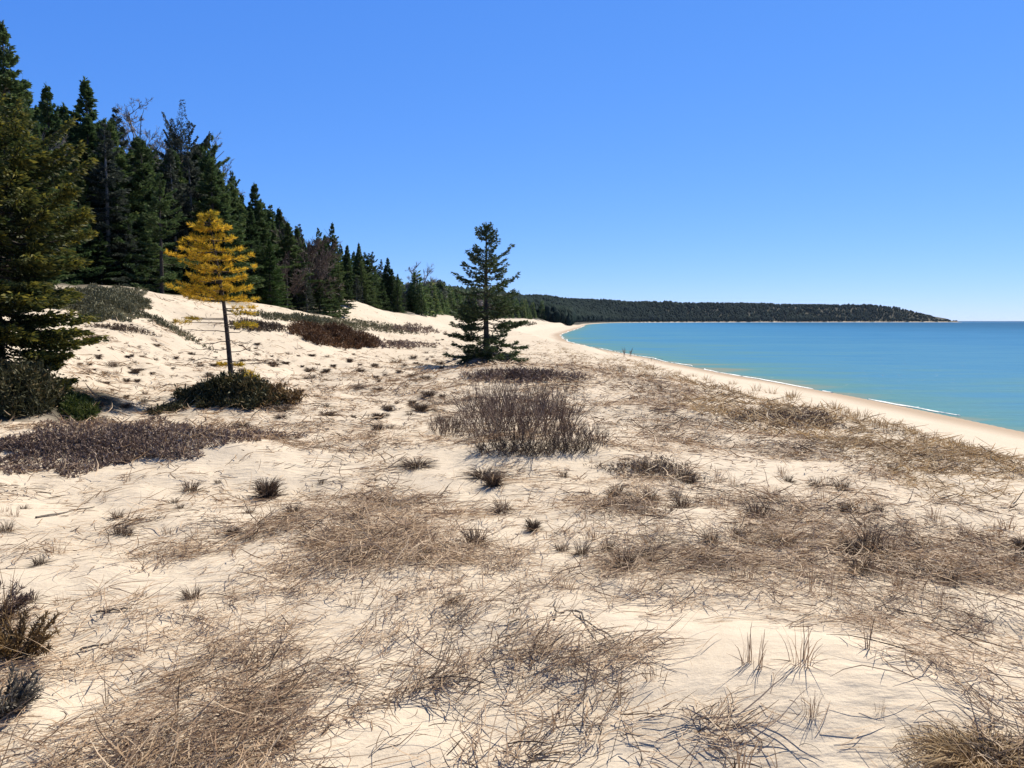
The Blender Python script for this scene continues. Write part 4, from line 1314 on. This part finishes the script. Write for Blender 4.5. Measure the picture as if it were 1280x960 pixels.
# ------------------------------------------------------------------ small cabin at the edge of the wood
def cabin():
    yd = 118.0
    x, y, z = at_depth(514, yd)
    root = thing('cabin', (x, y, z - .6), 'small grey cabin with pale roof edge half hidden in the far wood', 'house')
    W, D, Hh, rise = 3.4, 4.5, 2.6, 1.7
    z0 = 0
    mb = MB()
    V = [(-W/2, -D/2, z0), (W/2, -D/2, z0), (W/2, D/2, z0), (-W/2, D/2, z0), (-W/2, -D/2, Hh), (W/2, -D/2, Hh), (W/2, D/2, Hh), (-W/2, D/2, Hh), (0, -D/2, Hh + rise), (0, D/2, Hh + rise)]
    mb.add(V, [(0, 1, 5, 4), (1, 2, 6, 5), (2, 3, 7, 6), (3, 0, 4, 7)]); mb.f.setdefault(3, []).append(np.array([(4, 5, 8), (6, 7, 9)]))
    mb.build('wall', plain('cabin_wall', (.13, .11, .11)), root)
    mb = MB(); e = .35
    for s in (-1, 1):
        a = np.array([(0, -D/2 - e, Hh + rise + .02), (s * (W/2 + e), -D/2 - e, Hh - e * rise / (W/2) + .02), (s * (W/2 + e), D/2 + e, Hh - e * rise / (W/2) + .02), (0, D/2 + e, Hh + rise + .02)])
        b = a + np.array([0, 0, .14])
        mb.add(np.concatenate([a, b]), [(0, 1, 2, 3), (4, 5, 6, 7), (0, 1, 5, 4), (1, 2, 6, 5), (2, 3, 7, 6)])
    mb.build('roof', plain('cabin_roof', (.36, .35, .33)), root)
    mb = MB(); mb.add([(-.5, -D/2 - .02, 1.0), (.5, -D/2 - .02, 1.0), (.5, -D/2 - .02, 2.0), (-.5, -D/2 - .02, 2.0), (-.5, -D/2 - .06, 1.0), (.5, -D/2 - .06, 1.0), (.5, -D/2 - .06, 2.0), (-.5, -D/2 - .06, 2.0)],
                      [(4, 5, 6, 7), (0, 1, 5, 4), (3, 2, 6, 7), (0, 3, 7, 4), (1, 2, 6, 5)])
    mb.build('window', plain('cabin_window', (.03, .035, .04), .1, .5), root)
    root.rotation_euler = (0, 0, R(8))


cabin()


# ------------------------------------------------------------------ the dead beach grass itself
def build_grass():
    g = np.random.default_rng(99)
    mb = MB(); mg = MB(); total = 0
    # candidates spread evenly over the ground as seen from eye height, thinned by coverage
    for band, (p0, p1, n) in enumerate(((415, 470, 200000), (470, 560, 330000), (560, 700, 230000), (700, 1150, 250000))):
        py = g.uniform(p0, p1, n); px = g.uniform(-260, 1540, n)
        u = (px - 640) / FPX; v = (480 - py) / FPX
        s = (3.35 - CZ) / (-SP + v * CP)
        x = u * s; y = s * (CP + v * SP)
        z = hz(x, y)
        cov = coverage(x, y, z)
        ok = (g.random(n) < cov * (.52, .50, .46, .30)[band]) & (z > 1.3) & (z < 7)
        ok &= sd(x, y) < ridge_foot(y) + 10
        per = (5, 6, 8, 9)[band]
        roots = np.flatnonzero(ok); roots = roots[g.random(len(roots)) < 1.12 / per]
        nr = len(roots)
        cphi = flow_angle(x[roots], y[roots]) + g.normal(scale=.45, size=nr) + np.where(g.random(nr) < .25, math.pi, 0)
        cphi = np.where(g.random(nr) < .16, g.uniform(0, 6.283, nr), cphi); csz = g.uniform(.55, 1.35, nr); ctone = g.normal(scale=.16, size=nr)
        ri = np.repeat(np.arange(nr), per); keep = g.random(len(ri)) < .9; ri = ri[keep]; m = len(ri)
        rr = np.hypot(x[roots], y[roots])[ri]
        sprd = np.where(g.random(m) < .35, .16, .035) * np.clip(rr / 5, .8, 3)
        x = x[roots][ri] + g.normal(size=m) * sprd; y = y[roots][ri] + g.normal(size=m) * sprd
        z = hz(x, y); covm = cov[roots][ri]
        short = g.random(m) < .58
        L = np.where(short, g.uniform(.06, .16, m), g.uniform(.16, .38, m)) * np.clip(rr / 14, .9, 1.15) * csz[ri]
        phi = cphi[ri] + g.normal(scale=.34, size=m)
        wild = g.random(m) < .12; phi = np.where(wild, g.uniform(0, 6.283, m), phi)
        k = g.normal(scale=.55, size=m) * np.where(short, 1.3, 1)
        t = np.linspace(0, 1, 5)
        ang = phi[:, None] + k[:, None] * (t[None] - .3) * 1.4 + np.cumsum(g.normal(scale=.16, size=(m, 5)), 1) + (g.random((m, 1)) < .3) * (t[None] > .45) * g.normal(scale=.9, size=(m, 1))
        step = (L / 4)[:, None]
        X = x[:, None] + np.concatenate([np.zeros((m, 1)), np.cumsum(np.cos(ang[:, 1:]) * step, 1)], 1)
        Y = y[:, None] + np.concatenate([np.zeros((m, 1)), np.cumsum(np.sin(ang[:, 1:]) * step, 1)], 1)
        up = g.random(m)
        rise = np.where(up < .17, g.uniform(.25, .8, m), np.where(up < .3, g.uniform(.08, .25, m), g.uniform(.0, .07, m))) * L
        rise = np.minimum(rise, .16)
        lie = g.uniform(.003, .05, m) * (.5 + covm)
        arch = np.where(up < .17, 1, 0)[:, None] * t[None] ** 1.2 + np.where(up < .17, 0, 1)[:, None] * (3.4 * t * (1 - t) * .9 + .15 * t)[None]
        Z = hz(X, Y) + lie[:, None] + rise[:, None] * arch
        w = np.clip(.0046 * np.clip(rr / 5.0, .9, 5), .0036, .02) * g.uniform(.65, 1.35, m)
        tone = np.clip(.42 + .16 * vnoise(x * .9, y * .9, 51) + ctone[ri] + g.normal(scale=.19, size=m), 0, 1)
        sdd = sd(x, y) + 2.5 * vnoise(x * .3, y * .2, 52)
        gold = (sdd < 20.0) & (y > 8) & (g.random(m) < .85)
        Z = np.where(gold[:, None], hz(X, Y) + (L * g.uniform(.05, .6, m))[:, None] * t[None] ** .8, Z)
        P = np.stack([X, Y, Z], -1); W = w[:, None] * np.array([[.8, 1, 1, .8, .35]])
        ribbons(mb, P[~gold], W[~gold], tone[~gold])
        ribbons(mg, P[gold], W[gold], tone[gold])
        total += m
    o = mb.build('dry_grass', M['grass'])
    tag(o, 'matted dead beach grass lying in swirls over the sand', 'grass', kind='stuff')
    o = mg.build('dune_grass', M['gold'])
    tag(o, 'golden brown dune grass along the crest above the beach', 'grass', kind='stuff')
    print('grass blades', total)


build_grass()

# ------------------------------------------------------------------ a breath of lake haze
hm = bpy.data.materials.new('haze'); hm.use_nodes = True; hm.node_tree.nodes.clear()
ho = hm.node_tree.nodes.new('ShaderNodeOutputMaterial'); hv = hm.node_tree.nodes.new('ShaderNodeVolumePrincipled')
hv.inputs['Color'].default_value = (.62, .80, 1, 1); hv.inputs['Density'].default_value = .000013; hv.inputs['Anisotropy'].default_value = .2
hm.node_tree.links.new(hv.outputs[0], ho.inputs['Volume'])
mb = MB(); Bx = 15000
mb.add([(x_, y_, z_) for z_ in (-9.5, 82) for x_, y_ in ((-Bx, -Bx), (Bx, -Bx), (Bx, Bx), (-Bx, Bx))],
       [(3, 2, 1, 0), (4, 5, 6, 7), (0, 1, 5, 4), (1, 2, 6, 5), (2, 3, 7, 6), (3, 0, 4, 7)])
tag(mb.build('haze', hm), 'thin blue haze over the lake and the far shore', 'haze', kind='stuff')

# ------------------------------------------------------------------ light, sky, camera
w = bpy.data.worlds.new('World'); scene.world = w; w.use_nodes = True
nt = w.node_tree; nt.nodes.clear()
skyt = nt.nodes.new('ShaderNodeTexSky'); skyt.sky_type = 'NISHITA'; skyt.sun_disc = False
skyt.sun_elevation = SUN_EL; skyt.sun_rotation = SUN_AZ
skyt.altitude = 200; skyt.air_density = .6; skyt.dust_density = 0; skyt.ozone_density = 8.0
# the phone's rendering of a clear spring sky: same sky, richer blue and a softer step to the horizon
EXPO = .68
sep = nt.nodes.new('ShaderNodeSeparateColor'); cmb = nt.nodes.new('ShaderNodeCombineColor')
nt.links.new(skyt.outputs[0], sep.inputs[0])
for i, (a_, p_) in enumerate(((.99, .93), (.915, .63), (1.24, .34))):
    q = math_node(nt, 'POWER', math_node(nt, 'MULTIPLY', sep.outputs[i], .1), p_)
    nt.links.new(math_node(nt, 'MULTIPLY', q, 10 * a_ / 2 ** EXPO), cmb.inputs[i])
tcw = nt.nodes.new('ShaderNodeTexCoord'); sxyz = nt.nodes.new('ShaderNodeSeparateXYZ'); nt.links.new(tcw.outputs['Generated'], sxyz.inputs[0])
zen = ramp(nt, sxyz.outputs[2], [(.40, (1, 1, 1)), (.78, (.95, .60, .26))])  # dims and yellows the unseen sky overhead to weaken blue fill in shadows
bg = nt.nodes.new('ShaderNodeBackground'); bg.inputs[1].default_value = .1
wo = nt.nodes.new('ShaderNodeOutputWorld')
nt.links.new(mix(nt, 1.0, cmb.outputs[0], zen, 'MULTIPLY'), bg.inputs[0]); nt.links.new(bg.outputs[0], wo.inputs[0])

sl = bpy.data.lights.new('sun', 'SUN'); sl.energy = 5.0; sl.angle = R(.53); sl.color = (1, .93, .79)
so = bpy.data.objects.new('sun', sl); COL.objects.link(so)
from mathutils import Vector
sv = Vector((math.sin(SUN_AZ) * math.cos(SUN_EL), math.cos(SUN_AZ) * math.cos(SUN_EL), math.sin(SUN_EL)))
so.rotation_euler = sv.to_track_quat('Z', 'Y').to_euler()
so.location = (60, 60, 80)

cam = bpy.data.cameras.new('camera'); co = bpy.data.objects.new('camera', cam); COL.objects.link(co)
cam.sensor_fit = 'HORIZONTAL'; cam.sensor_width = 36; cam.lens = 36 * FPX / 1280
cam.clip_start = .05; cam.clip_end = 60000
co.location = (0, 0, CZ); co.rotation_euler = (math.pi / 2 - PITCH, 0, 0)
scene.camera = co

scene.view_settings.view_transform = 'Standard'; scene.view_settings.look = 'None'
scene.view_settings.exposure = EXPO; scene.view_settings.gamma = 1
scene.view_settings.use_curve_mapping = False
scene.cycles.max_bounces = 6; scene.cycles.transparent_max_bounces = 4
scene.cycles.use_denoising = True
